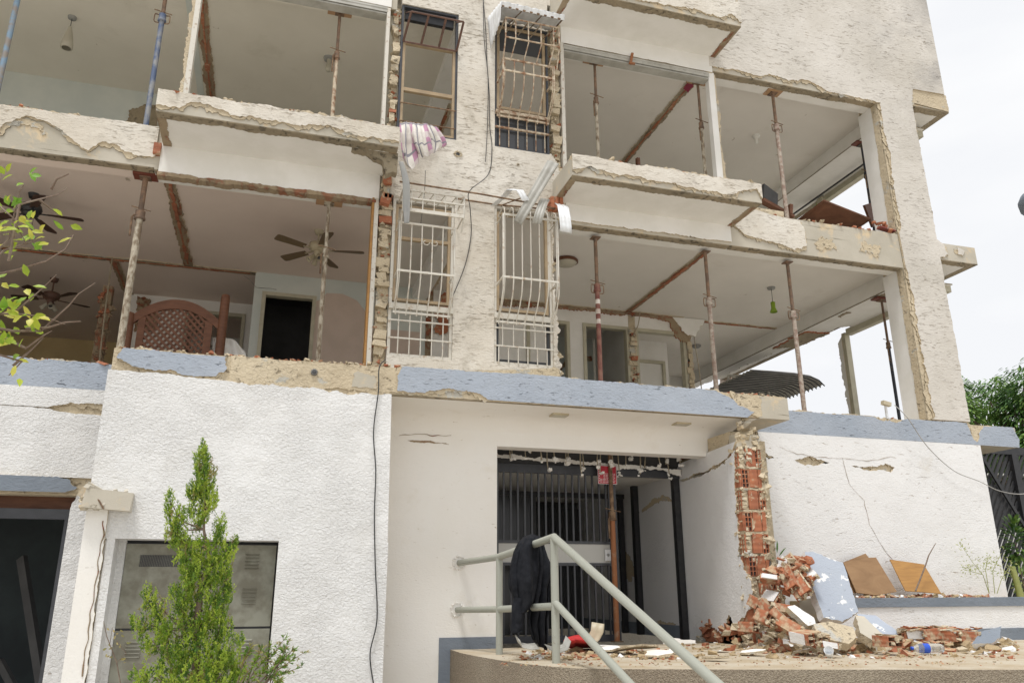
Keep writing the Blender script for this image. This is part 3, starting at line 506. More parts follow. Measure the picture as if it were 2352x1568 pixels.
# second floor walls
iw(-9, -2.30, 12.5, 5.2, 7.84, 'wall_bluish'); iw(-2.3, -1.5, 13.4, 5.2, 7.84, 'ceil_olive'); iw(-1.5, 2.3, 15.9, 5.2, 7.84, 'ceil_olive'); iw(2.3, 9.5, 15.9, 5.2, 7.3, 'plaster')
S('exposed_patch', [(-2.65, 7.15, .03), (-2.42, 7.12, .03), (-2.28, 7.2, .0), (-2.28, 7.62, .0), (-2.5, 7.60, .03), (-2.72, 7.45, .04)], 12.47, .03, m=('rough', 'brickw'), seed=119)
iw(8.0, 9.3, 15.0, 6.2, 7.5, 'green', .08)
# left outer wall of the house and back
box('wall', -9.2, -9, 9, 19, -1.65, 12, M['cream'], BD); box('wall', -9, 9.6, 19, 19.2, -1.65, 4.99, M['cream'], BD)
# ---- ground storey -------------------------------------------------
# band left and garage bay
S('blue_band', [(-9, 2.015, 0), (-1.62, 2.015, 0), (-1.62, 2.30, .01), (-2.3, 2.31, .015), (-2.4, 2.285, .01), (-2.55, 2.315, .01), (-9, 2.32, 0)], 8.972, .03, m=('blue', 'mortar'), seed=121)
box('edge_beam', -9, -1.6, 9.0, 9.3, 2.0, 2.29, M['concrete'], BD); ridge('broken_edge', -4.5, -1.62, 8.99, 9.1, 2.29, BD, 122, 60)
S('white_wall', [(-9, 1.80, .012), (-2.4, 1.80, .012), (-2.2, 1.775, .012), (-1.95, 1.755, .01), (-1.62, 1.735, 0), (-1.62, 1.10, 0), (-9, 1.15, 0)], 8.972, .03, m=('white', 'mortar'), seed=123)
S('white_wall', [(-9, 1.825, .012), (-2.25, 1.805, .012), (-2.05, 1.87, .02), (-1.9, 1.87, .02), (-1.62, 1.85, 0), (-1.62, 2.015, 0), (-9, 2.015, 0)], 8.972, .03, m=('white', 'mortar'), seed=124)
box('wall', -9, -1.58, 9.002, 9.2, .93, 2.0, M['mortar'], BD)
S('dark_blue_lintel', [(-9, .95, 0), (-1.98, .95, .01), (-1.86, 1.0, .02), (-1.95, 1.08, .015), (-2.2, 1.10, .01), (-9, 1.145, 0)], 8.93, .06, m=('bluedark', 'mortar'), seed=125)
S('garage_jamb', [(-1.90, -1.65, 0), (-1.6, -1.65, 0), (-1.6, 1.1, 0), (-1.72, 1.06, .02), (-1.86, .93, .01), (-1.90, .80, 0)], 8.972, .24, m=('white', 'white'), seed=126)
box('garage_lintel', -9, -1.87, 9.2, 9.4, .80, .93, M['mahog'], BD); gf = B(); gf.box(-9, -1.96, 9.1, 9.16, .70, .80).box(-1.96, -1.90, 9.1, 9.16, -1.65, .80); gf.build('garage_door_frame', M['blackgrey'], BD)
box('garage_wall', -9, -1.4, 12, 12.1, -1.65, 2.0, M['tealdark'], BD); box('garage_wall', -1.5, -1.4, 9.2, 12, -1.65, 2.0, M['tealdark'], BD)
# concrete stub
b = B(); rnd = random.Random(5); b.obox((-1.42, 8.18, .80), (.42, .24, .17), Matrix.Rotation(.06, 3, 'Y'), 0, .06, rnd); b.obox((-1.58, 8.22, .88), (.16, .14, .14), Matrix.Rotation(.5, 3, 'Y'), 0, .1, rnd)
for k in range(30): chunk(b, (rnd.uniform(-1.63, -1.25), 8.08+rnd.uniform(0, .05), rnd.uniform(.72, .95)), rnd.uniform(.03, .07), rnd)
b.build('concrete_stub', M['concrete'], BD); b = B(); b.tube([py(212, 1128, 8.1), py(228, 1150, 8.06), py(238, 1168, 8.05)], .008, 6); b.build('rebar', M['rust'], BD)
# protruding white wall with recess (Y = 8.25)
Y0 = 8.25
S('white_wall', [(-1.60, .47, 0), (1.165, .47, 0), (1.142, 1.99, .008), (.9, 1.985, .02), (.4, 2.0, .02), (0, 2.0, .02), (-.5, 2.02, .012), (-1.605, 2.06, 0)], Y0-.03, .032, m=('white', 'mortar'), seed=131)
box('wall', -1.59, 1.14, Y0, 8.42, .47, 2.0, M['mortar'], BD); box('wall', .115, 1.172, Y0-.03, 8.42, -1.65, .47, M['white'], BD); box('wall', -1.40, -1.33, Y0-.03, 8.6, -1.65, .47, M['white'], BD)
S('corner_pilaster', [(-1.59, -1.65, 0), (-1.39, -1.65, .008), (-1.42, .72, .0), (-1.60, .80, 0)], Y0-.055, .06, m=('white3', 'mortar'), seed=132)
box('wall', -1.58, -1.39, Y0, 8.6, -1.65, .47, M['white3'], BD); box('wall', .12, 1.15, 8.421, 8.99, -1.65, 2.0, M['mortar'], BD)
box('recess_reveal', -1.33, -1.262, 8.44, 8.5, -1.65, .47, M['white'], BD); box('recess_back', -1.33, .115, 8.50, 8.56, -1.65, .47, M['dark'], BD); box('recess_soffit', -1.33, .115, Y0+.001, 8.5, .4695, .475, M['white'], BD)
# upper strip of the protruding wall: tan render with paint left on it
box('canopy_fascia', -1.585, 6.03, Y0, 8.40, 2.0, 2.285, M['mortar'], BD)
S('blue_band', [(-1.55, 2.18, .012), (-1.35, 2.10, .015), (-1.2, 2.075, .015), (-1.05, 2.10, .015), (-.9, 2.05, .01), (-.62, 2.06, .02), (-.53, 2.14, .02), (-.55, 2.27, .01), (-1.5, 2.285, .008)], Y0-.026, .03, m=('blue', 'mortar'), seed=133)
S('blue_band', [(1.205, 2.03, .015), (1.5, 2.03, .015), (1.75, 2.10, .02), (2.05, 2.07, .015), (2.20, 2.0, 0), (5.45, 1.99, 0), (5.56, 2.07, .02), (5.35, 2.13, .02), (5.2, 2.24, .015), (5.0, 2.30, .01), (3.4, 2.31, .01), (3.1, 2.325, .008), (1.4, 2.31, .008), (1.24, 2.30, .015), (1.20, 2.16, .015)], Y0-.026, .03, m=('blue', 'mortar'), seed=134)
S('mortar_crust', [(-.5, 2.02, .02), (.9, 2.0, .02), (1.19, 2.03, .02), (1.18, 2.29, .008), (-.5, 2.29, .01)], Y0-.012, .014, m=('mortar', 'mortar'), seed=135)
S('bare_concrete', [(.72, 2.05, .02), (.98, 2.04, .02), (.96, 2.18, .02), (.74, 2.2, .02)], Y0-.018, .01, m=('concrete', 'concrete'), seed=136)
box('bare_concrete', 5.62, 6.045, Y0-.02, 8.99, 1.995, 2.27, M['concrete'], BD)
S('mortar_crust', [(5.3, 2.16, .02), (5.6, 2.0, .0), (5.66, 2.02, .02), (5.64, 2.28, .01), (5.25, 2.29, .01)], Y0-.022, .024, m=('mortar', 'mortar'), seed=137)
b = B(); b.lathe((.33, Y0-.03, 2.175), [(.0, 0), (.035, 0), (.035, .02)], 10, 0, (0, 1, 0)); b.lathe((.33, Y0-.031, 2.175), [(.026, -.002), (.030, -.002), (.030, -.001), (.026, -.001)], 12, 1, (0, 1, 0)); b.build('cable_hole', [M['dark'], M['wirew']], BD)
ridge('broken_edge', -1.55, 1.25, Y0, Y0+.12, 2.29, BD, 138, 130, (.015, .04), z1=2.30); ridge('broken_edge', 1.25, 5.0, Y0, Y0+.12, 2.30, BD, 139, 60, (.008, .025)); ridge('broken_edge', 5.0, 6.0, Y0, Y0+.25, 2.285, BD, 140, 90, (.02, .045))
# canopy soffit with a coved inner edge
b = B(); prof = [(8.28, 1.995), (8.75, 1.97), (8.88, 1.94), (8.95, 1.88), (8.972, 1.80)]; n = len(prof)
for x0, x1 in ((1.15, 5.62),):
    vs = [(x0, y, z) for y, z in prof] + [(x1, y, z) for y, z in prof]; b.add(vs, [(i, i+n, i+n+1, i+1) for i in range(n-1)], 0, True)
b.build('canopy_soffit', M['white3'], BD); box('canopy', 1.15, 6.03, 8.4, 9.3, 2.0, 2.28, M['concrete'], BD); box('stained_strip', 1.15, 5.5, 8.253, 8.30, 1.988, 1.996, M['rough'], BD)
for (a, c) in ((1284, 952), (1565, 972)):
    p = pz(a, c, 1.975); b = B(); b.box(p.x-.10, p.x+.10, p.y-.07, p.y+.07, 1.955, 1.99, 0); b.box(p.x-.085, p.x+.085, p.y-.055, p.y+.055, 1.951, 1.9549, 1); b.build('recessed_lamp', [M['fancream'], M['shade']], BD)
# entry wall (Y = 9) with the doorway
for a in ((1.15, 2.515, -1.65, 1.85), (2.515, 5.62, 1.63, 1.85)): box('entry_wall', a[0], a[1], 8.972, 9.2, a[2], a[3], M['white3'], BD)
box('skirting', py(1008, 1500, 8.96).x, 2.516, 8.962, 8.971, -1.2, py(1050, 1463, 8.96).z, M['bluedark'], BD)
S('plaster_crack', [(1.45, 1.645, .008), (1.75, 1.645, .010), (1.93, 1.625, .008), (1.93, 1.618, .010), (1.7, 1.634, .010)], 8.966, .008, m=('brown', 'brown'), seed=141)
# reveal wall: stucco on a broken brick core
sheet('reveal_wall', [(8.24, 1.93, 0), (8.20, 1.70, .02), (8.34, 1.58, .03), (8.55, 1.47, .02), (8.95, 1.42, .015), (9.72, 1.39, 0), (9.72, -.6, 0), (9.55, -.6, .03), (9.2, -.40, .03), (8.95, -.50, .03), (8.75, -.28, .03), (8.6, -.42, .02), (8.45, -.30, .02), (8.27, -.20, .03), (8.20, .05, .03), (8.34, .22, .03), (8.39, .6, .02), (8.38, 1.2, .02), (8.33, 1.50, .015), (8.30, 1.60, .01)][2:], 5.285, .03, 'x', [M['reveal'], M['mortar']], BD, 142)
sheet('reveal_wall', [(8.35, 1.62, .02), (8.5, 1.53, .02), (9.0, 1.445, .02), (9.72, 1.42, 0), (9.72, 1.64, 0), (8.28, 1.70, 0)], 5.285, .03, 'x', [M['reveal'], M['mortar']], BD, 143)
box('reveal_wall', 5.286, 5.32, 9.72, 13.5, -.6, 1.60, M['reveal'], BD)
for p_, sd_ in (([(9.78, 1.13, .02), (10.2, 1.28, .03), (10.5, 1.26, .02), (10.9, 1.14, .01), (10.9, 1.10, .01), (10.5, 1.18, .03), (10.2, 1.20, .02)], 1), ([(11.25, .3, .03), (11.6, .6, .04), (11.8, .45, .03), (11.7, .2, .03), (11.4, .12, .04)], 2), ([(10.0, -.42, .03), (10.6, -.40, .03), (10.5, -.5, .03)], 3)):
    sheet('stucco_break', p_, 5.280, .01, 'x', [M['mortar'], M['rough']], BD, 143+sd_)
b = B(); pts = [(5.281, 11.0, 1.12), (5.281, 11.1, .9), (5.281, 11.05, .5), (5.281, 11.15, .1), (5.281, 11.0, -.4)]; b.tube(pts, .006, 4); b.build('crack', M['dark'], BD)
sheet('skirting', [(9.78, -.6, 0), (13.4, -.6, 0), (13.4, -.44, 0), (9.78, -.44, 0)], 5.275, .01, 'x', [M['bluedark']], BD, 1)
# brick pier: stacked clay blocks, solid core behind
rnd = random.Random(77); b = B(); b.box(5.315, 5.63, 8.42, 8.96, -.6, 1.85, 0); b.box(5.63, 6.12, 8.9, 8.96, -.6, 1.85, 0); b.box(5.305, 5.62, 8.288, 8.5, -.6, 1.44, 0); z = -.60; row = 0
while z < 1.44:
    h = .25; dxb = max(0, .1-z)*.16; xs = [(5.315, 5.41, 'end'), (5.435, 5.535, 'face'), (5.555, 5.60, 'face')] if row % 2 else [(5.315, 5.375, 'void'), (5.40, 5.51, 'face'), (5.525, 5.61, 'end')]
    for x0, x1, k in xs:
        dx = rnd.uniform(-.01, .01)+dxb; dy = rnd.uniform(-.015, .02); X0, X1 = x0+dx, x1+dx; w = X1-X0
        if k == 'face':
            b.obox(((X0+X1)/2, 8.352+dy*.4, z+h/2-.01), (w*1.12, .17, h-.03), Matrix.Rotation(rnd.uniform(-.03, .03), 3, 'Y'), 1, .03, rnd)
            if rnd.random() < .5: q = rnd.uniform(.3, .7); b.obox(((X0+X1)/2+rnd.uniform(-.02, .02), 8.272+dy, z+h*q), (w*.3, .012, h*.35), Matrix.Rotation(.2, 3, 'Y'), 3, .25, rnd)
        elif k == 'end':
            for q in range(3): xx = X0+(w-.009)*q/2; b.box(xx, xx+.009, 8.262, 8.45, z, z+h-.03, 1)
            for q in range(5): zz = z+(h-.04)*q/4; b.box(X0+.0091, X1-.0091, 8.264, 8.45, zz, zz+.009, 1)
            b.box(X0+.01, X1-.01, 8.2865, 8.30, z+.01, z+h-.04, 3)
            for q in range(4):
                if rnd.random() < .5: b.obox((X0+w*rnd.choice((.27, .73)), 8.285, z+(h-.04)*(rnd.randrange(4)+.5)/4), (w*.36, .04, .042), I3, 0, .1, rnd)
        else:
            for q in range(5): b.obox(((X0+X1)/2, 8.31, z+h*(q+.5)/5), (w*.9, .08, h/5*.8), Matrix.Rotation(rnd.uniform(-.1, .1), 3, 'Y'), 0, .12, rnd)
    for q in range(7): b.obox((rnd.uniform(5.33, 5.60)+dxb, 8.277, z-.014+rnd.uniform(-.008, .008)), (rnd.uniform(.05, .13), .02, rnd.uniform(.015, .03)), Matrix.Rotation(rnd.uniform(-.12, .12), 3, 'Y'), 0, .25, rnd)
    for q in range(5): chunk(b, (5.61+rnd.uniform(-.02, .03)+dxb, 8.29+rnd.uniform(0, .03), z+rnd.uniform(0, h)), rnd.uniform(.05, .10), rnd, 0)
    for q in range(3): b.obox((rnd.choice((5.423, 5.555))+dxb, 8.28, z+rnd.uniform(0, h)), (.025, .02, rnd.uniform(.05, .12)), Matrix.Rotation(rnd.uniform(-.12, .12), 3, 'Y'), 0, .25, rnd)
    if row % 2: b.box(5.296, 5.33, 8.275, 8.44, z+.01, z+h-.025, 1)
    else:
        for q in range(4): b.box(5.296, 5.33, 8.28+q*.05, 8.288+q*.05, z, z+h-.03, 1)
        for q in range(5): zz = z+(h-.04)*q/4; b.box(5.297, 5.33, 8.2881, 8.43, zz, zz+.009, 1)
    for q in range(5): chunk(b, (5.30, rnd.uniform(8.27, 8.44), z+rnd.choice((-.01, rnd.uniform(0, h)))), rnd.uniform(.025, .05), rnd, 0)
    z += h; row += 1
b.box(5.31, 5.63, 8.30, 8.45, 1.45, 1.80, 2)
for q in range(40): chunk(b, (rnd.uniform(5.33, 5.62), 8.30, rnd.uniform(1.42, 1.98)), rnd.uniform(.03, .07), rnd, rnd.choice((0, 0, 2)))
b.build('brick_pier', [M['mortar'], M['brickw'], M['concrete'], M['dark']], BD)
# broken brick at the foot of the reveal
rnd = random.Random(78); b = B()
b.box(5.315, 5.36, 8.3, 9.5, -.6, -.25, 1)
for q in range(46): chunk(b, (5.30+rnd.uniform(0, .04), rnd.uniform(8.3, 9.45), rnd.uniform(-.6, -.36)), rnd.uniform(.05, .11), rnd, rnd.choice((0, 1, 1)))
b.build('broken_footing', [M['mortar'], M['brickw']], BD)
# right white wall, band and its cracks
S('white_wall', [(6.10, 1.70, .02), (6.36, 1.65, 0), (6.60, 1.635, .014), (6.85, 1.70, .014), (7.15, 1.625, 0), (7.50, 1.60, .012), (7.9, 1.60, .014), (8.05, 1.655, .014), (8.2, 1.60, 0), (9.765, 1.60, 0), (9.765, 1.99, 0), (6.08, 1.99, .02)], m=('white2', 'mortar'), seed=151)
S('white_wall', [(6.13, 1.66, .02), (6.12, .8, .02), (6.18, .2, .02), (6.3, -.6, 0), (9.77, -.6, 0), (9.768, 1.60, 0), (8.2, 1.60, .012), (8.12, 1.53, .014), (7.95, 1.56, .012), (7.75, 1.545, .014), (7.5, 1.60, 0), (7.15, 1.625, .014), (6.95, 1.58, .014), (6.75, 1.57, .012), (6.60, 1.635, 0), (6.36, 1.65, .012), (6.2, 1.63, .012)], m=('white2', 'mortar'), seed=152)
box('wall', 5.8, 9.75, 9.002, 9.25, -1.65, 2.0, M['mortar'], BD)
S('blue_band', [(6.03, 1.99, 0), (10.49, 1.985, .008), (10.52, 2.1, .01), (10.43, 2.285, .01), (9.9, 2.27, .015), (9.78, 2.16, .02), (9.71, 2.03, .02), (9.62, 2.2, .02), (9.58, 2.30, .006), (8.55, 2.30, .01), (8.4, 2.25, .015), (8.1, 2.25, .015), (7.95, 2.30, .008), (6.0, 2.305, 0)], m=('blue', 'mortar'), seed=153)
box('edge_beam', 6.0, 9.66, 9.0, 9.29, 2.0, 2.29, M['mortar'], BD); S('mortar_crust', [(9.66, 2.0, 0), (10.0, 2.0, 0), (10.1, 2.2, .01), (10.4, 2.28, 0), (9.66, 2.28, 0)], 8.985, .018, m=('mortar', 'mortar'), seed=154)
ridge('broken_edge', 6.05, 8.9, 8.99, 9.08, 2.295, BD, 155, 70, (.008, .03))
def crack(pts, Y, r=.004, seed=0, m='dark'):
    b = B(); P = []; 
    for i in range(len(pts)-1):
        a, c = py(*pts[i], Y), py(*pts[i+1], Y); k = max(2, int((c-a).length/.03))
        for j in range(k): p = a.lerp(c, j/k); P.append(p + Vector((mn.noise(Vector((p.z*9, seed, 1))), 0, mn.noise(Vector((p.x*9, seed, 2)))))*.02)
    b.tube(P, [r*(.4+abs(mn.noise(p*6))*1.6) for p in P], 4); return b.build('crack', M[m], BD)
crack([(1790, 1025), (1830, 1042), (1890, 1050), (1935, 1052), (2000, 1058), (2045, 1048), (2062, 1052)], 8.969, .0022, 7, 'brown'); crack([(1935, 1050), (1950, 1110), (1985, 1150), (1998, 1205), (2030, 1260), (2060, 1300)], 8.968, .003, 1, 'brown'); crack([(915, 1000), (960, 996), (1040, 1002)], 8.966, .004, 2, 'brown')
crack([(560, 632), (590, 660), (640, 665)], 12.735, .004, 3); crack([(330, 650), (420, 660), (445, 690)], 14.39, .005, 4)
crack([(240, 1195), (225, 1300), (210, 1400), (195, 1500), (188, 1560)], 8.19, .007, 5, 'brown')
# ---- vestibule behind the gate
GY = 9.7
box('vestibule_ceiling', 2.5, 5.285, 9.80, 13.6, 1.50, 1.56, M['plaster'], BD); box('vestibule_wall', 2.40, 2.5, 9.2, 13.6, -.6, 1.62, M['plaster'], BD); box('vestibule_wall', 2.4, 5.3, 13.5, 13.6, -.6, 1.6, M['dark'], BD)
box('ceiling_void', 2.4, 5.4, 9.21, 9.80, 1.93, 1.96, M['dark'], BD); box('ceiling_void', 2.4, 5.4, 9.75, 9.80, 1.56, 1.93, M['dark'], BD); box('ceiling_void', 5.32, 5.4, 9.2, 9.8, 1.45, 1.93, M['brown'], BD)  # cavity top and back coloured dark for the shade inside it
b = B(); y = 11.5
for x in (2.55, 3.75, 5.18): b.box(x, x+.08, y, y+.06, -.6, 1.36)
b.box(2.5, 5.28, y, y+.06, 1.3601, 1.43); b.box(2.63, 3.75, y, y+.06, .3, .36); b.build('inner_door_frame', M['black'], BD)
box('inner_glass', 2.63, 3.75, y+.02, y+.03, -.6, 1.36, M['dglass'], BD); box('inner_glass', 3.83, 5.18, 13.2, 13.21, -.6, 1.36, M['dglass'], BD)
gate = B().box(2.72, 5.34, GY, GY+.05, 1.44, 1.55).build('entrance_gate', M['blackgrey'], BD)
def gbox(n, x0, x1, z0, z1, m='blackgrey', y0=GY, y1=GY+.04): return box(n, x0, x1, y0, y1, z0, z1, M[m], gate)
gbox('gate_rail', 2.74, 4.23, .565, .60, 'blackgrey'); gbox('gate_rail', 2.74, 4.23, .30, .335); gbox('gate_rail', 2.74, 4.23, -.6, -.52); gbox('gate_stile', 4.23, 4.335, -.6, 1.44); gbox('gate_stile', 2.71, 2.74, -.6, 1.44)
gbox('kick_panel', 2.74, 4.23, .335, .565, 'frost', GY+.012, GY+.022)
for k in range(16): x = 2.80+k*.0925; gbox('gate_bar', x, x+.022, .6001, 1.44, 'blackgrey', GY+.008, GY+.03); gbox('gate_bar', x, x+.022, -.52, .30, 'blackgrey', GY+.008, GY+.03)
lk = gbox('lock_plate', 4.15, 4.225, .36, .50, 'zincw', GY-.012, GY-.0001); b = B(); b.lathe((4.187, GY-.013, .435), [(0, -.01), (.018, -.01), (.018, 0)], 10, 0, (0, 1, 0)); b.build('lock', M['grey'], lk)
gbox('gate_post', 5.19, 5.275, -.6, 1.4399, 'black', GY, GY+.09)
box('vestibule_post', 5.20, 5.28, 11.0, 11.1, -.6, 1.50, M['black'], BD)
# broken false ceiling edge and hanging fibres
S('false_ceiling_edge', [(2.6, 1.60, .012), (3.4, 1.585, .02), (3.9, 1.56, .03), (4.5, 1.53, .02), (5.1, 1.50, .02), (5.28, 1.46, .02), (5.28, 1.55, .02), (4.6, 1.585, .02), (3.6, 1.625, .02), (2.6, 1.64, .0)], 9.62, .02, m=('white3', 'plaster'), seed=161)
rnd = random.Random(8)
for k in range(24):
    x = 2.66+k*.108+rnd.uniform(-.03, .03); y = rnd.uniform(9.32, 9.55); zt = 1.93; L = rnd.uniform(.30, .52); b = B(); p = Vector((x, y, zt)); P = [p]; rr = [.008]
    for j in range(6): P.append(P[-1]+Vector((rnd.uniform(-.012, .012), 0, -L/6))); rr.append(rnd.uniform(.005, .011))
    b.tube(P, rr, 5)
    for j in range(rnd.randint(2, 5)): chunk(b, P[-1]+Vector((rnd.uniform(-.03, .03), 0, rnd.uniform(-.04, .06))), rnd.uniform(.02, .045), rnd, 1)
    b.build('hanging_fibre', [M['root'], M['white3']], BD)
# ---- tall windows
def cutframe(b, x0, x1, z0, z1, y0, y1, w, mi=0): b.box(x0, x0+w, y0, y1, z0, z1, mi); b.box(x1-w, x1, y0, y1, z0, z1, mi); b.box(x0+w, x1-w, y0, y1, z0, z0+w, mi); b.box(x0+w, x1-w, y0, y1, z1-w, z1, mi)
def window(x0, x1, z0, z1, outer, w=.035):
    b = B(); cutframe(b, x0, x1, z0, z1, 8.99, 9.06, w); return b.build('window', M[outer], BD)
# upper left window, open hopper
w = window(1.168, 1.948, 5.64, 7.615, 'blackgrey', .028)
b = B(); cutframe(b, 1.20, 1.92, 5.67, 7.05, 9.0, 9.05, .035); b.box(1.235, 1.885, 9.0, 9.05, 6.28, 6.33); b.build('sash', M['tanframe'], w)
b = B()
for z in (5.80, 6.07): b.tube([(1.19, 8.97, z), (1.93, 8.97, z)], .010, 6)
b.build('guard_bar', M['rust'], w); b = B(); a0, a1 = Vector((1.20, 8.98, 7.02)), Vector((1.93, 8.98, 7.02)); c0, c1 = Vector((1.24, 8.62, 7.22)), Vector((1.94, 8.62, 7.22))
for s_, e_ in ((a0, a1), (c0, c1), (a0, c0), (a1, c1), (a0.lerp(a1, .33), c0.lerp(c1, .33)), (a0.lerp(a1, .66), c0.lerp(c1, .66))): b.tube([s_, e_], .016, 4)
b.tube([(1.22, 9.0, 7.5), c0], .008, 5); b.tube([(1.92, 9.0, 7.5), c1], .008, 5); b.build('open_hopper_sash', M['brownsteel'], w)
box('blind_roller', 1.22, 1.9, 9.06, 9.12, 7.45, 7.58, M['black'], w)
# upper right window with bulging rusty cage
def cage(par, x0, x1, zt, zm, zk, zb, out, n, m, yw=8.96, r=.0085, top=None):
    b = B(); yo = yw-out; xs = [x0+(x1-x0)*i/(n-1) for i in range(n)]
    for x in xs: b.tube([(x, yo, zt), (x, yo, zk+.12), (x, yo+.03, zk-.02), (x, yo+.12, zk-.16), (x, yw-.05, zk-.28), (x, yw-.02, zk-.36)], r, 6)
    for x in (x0-.02, x1+.02): b.tube([(x, yw, zt), (x, yo, zt), (x, yo, zk), (x, yo+.1, zk-.18), (x, yw, zk-.32)], r, 6)
    for z, yy in ((zt, yo), (zm, yo), (zk-.33, yw-.03)): b.box(x0-.03, x1+.03, yy-.008, yy+.008, z-.013, z+.013)
    for x in (x0-.02, x1+.02): b.box(x-.01, x+.01, yo+.009, yw, zm-.012, zm+.012)
    if top: top(b, yo)
    return b.build('grille', M[m], par)
w = window(2.472, 3.25, 5.64, 7.64, 'blackgrey', .03)
b = B(); cutframe(b, 2.505, 3.215, 6.25, 7.60, 9.0, 9.05, .04); b.build('sash', M['tanframe'], w); box('glass', 2.51, 3.21, 9.02, 9.03, 5.67, 6.25, M['dglass'], w); box('glass', 2.55, 3.17, 9.02, 9.03, 7.20, 7.56, M['dglass'], w)
def top_u(b, yo):
    for i in range(4):
        x = 2.62+i*.18; b.tube([(x, 8.94, 7.45), (x+.02, yo-.12, 7.35), (x+.02, yo-.12, 7.02), (x-.02, yo, 6.78)], .0085, 6)
    b.tube([(2.50, yo-.12, 7.05), (3.26, yo-.12, 7.05)], .012, 6); b.tube([(2.50, yo-.12, 7.36), (3.26, yo-.12, 7.36)], .012, 6)
    for x in (2.50, 3.26): b.tube([(x, 8.95, 7.36), (x, yo-.12, 7.36), (x, yo-.12, 7.05), (x, yo, 6.78)], .010, 6)
cage(w, 2.52, 3.20, 6.80, 6.62, 6.42, 5.9, .30, 6, 'rustw', top=top_u)
b = B()
for i in range(6): x = 2.54+i*.128; b.tube([(x, 8.975, 6.12), (x, 8.975, 5.66)], .008, 5)
b.box(2.48, 3.24, 8.96, 8.985, 5.93, 5.955); b.box(2.48, 3.24, 8.93, 8.985, 6.14, 6.19); b.build('lower_bars', M['rustw'], w)
# lower left window
w = window(1.168, 1.948, 2.64, 4.70, 'wframe', .035)
b = B(); cutframe(b, 1.205, 1.91, 3.34, 4.62, 9.0, 9.05, .035); b.box(1.24, 1.875, 9.0, 9.05, 4.15, 4.19); b.build('sash', M['tanframe'], w)
def top_l(b, yo):
    for z, r_ in ((4.62, .013), (4.51, .009), (4.355, .022)): b.box(1.23, 1.98, yo-.14, yo-.12, z-r_, z+r_)
    for i in range(5): x = 1.33+i*.14; b.tube([(x, yo-.13, 4.62), (x, yo-.13, 4.36)], .008, 5); b.tube([(x-.05, 8.95, 4.62), (x, yo-.13, 4.62)], .008, 5)
    for x in (1.23, 1.98):
        b.tube([(x, 8.96, 4.62), (x, yo-.13, 4.62), (x, yo-.13, 4.36), (x, yo, 4.2)], .010, 5); b.tube([(x, 8.96, 4.36), (x, yo-.13, 4.36)], .010, 5)
    for s_ in (-1, 1):
        P = []
        for k in range(15): t = k/14*4.6; rr = .050-.008*t; P.append((1.60+s_*(.058+rr*math.cos(t+math.pi)*1.0), yo-.004, 4.02-rr*math.sin(t)))
        b.tube(P, .005, 5)
cage(w, 1.24, 1.88, 4.24, 3.62, 3.50, 3.2, .24, 6, 'wbar', top=top_l)
b = B()
for i in range(5): x = 1.29+i*.135; b.tube([(x, 8.965, 3.24), (x, 8.965, 2.67)], .0085, 5)
for z in (2.86, 3.08): b.box(1.17, 1.94, 8.955, 8.97, z-.009, z+.009)
b.box(1.166, 1.95, 8.94, 8.99, 3.22, 3.29); b.build('lower_bars', M['wbar'], w)
# lower right window
w = window(2.472, 3.25, 2.64, 4.78, 'wframe', .035)
b = B(); cutframe(b, 2.51, 3.20, 3.34, 4.70, 9.0, 9.05, .035); b.build('sash', M['tanframe'], w); b = B(); cutframe(b, 2.51, 3.20, 2.68, 3.26, 9.0, 9.05, .028); b.build('lower_sash', M['black'], w)
def top_r(b, yo):
    for i in range(7): x = 2.52+i*.114; b.tube([(x, yo, 4.5), (x, yo+.02, 4.60), (x, yo+.09, 4.65), (x, 8.95, 4.60)], .0085, 5)
cage(w, 2.52, 3.20, 4.50, 3.66, 3.50, 3.2, .30, 7, 'wbar', top=top_r)
b = B()
for i in range(5): x = 2.58+i*.14; b.tube([(x, 8.965, 3.24), (x, 8.965, 2.88)], .0085, 5)
for i in range(6): x = 2.53+i*.125; b.tube([(x, 8.965, 2.86), (x, 8.965, 2.65)], .0085, 5)
for z in (2.87, 3.10): b.box(2.48, 3.24, 8.955, 8.97, z-.009, z+.009)
b.box(2.47, 3.25, 8.94, 8.99, 3.22, 3.29); b.build('lower_bars', M['wbar'], w)
# small blemishes on the window wall
for (a, c, r_) in ((1052, 354, .05), (1190, 378, .018)):
    p = py(a, c, 8.968); b = B(); rnd = random.Random(a); b.lathe(p, [(0, -.004), (r_*.45, -.004), (r_*.5, .004)], 8, 1, (0, 1, 0))
    for k in range(14): t = k/14*6.28; chunk(b, p+Vector((math.cos(t)*r_*.9, 0, math.sin(t)*r_*.7)), r_*.45, rnd, 0)
    b.build('wall_hole', [M['mortar'], M['dark']], BD)
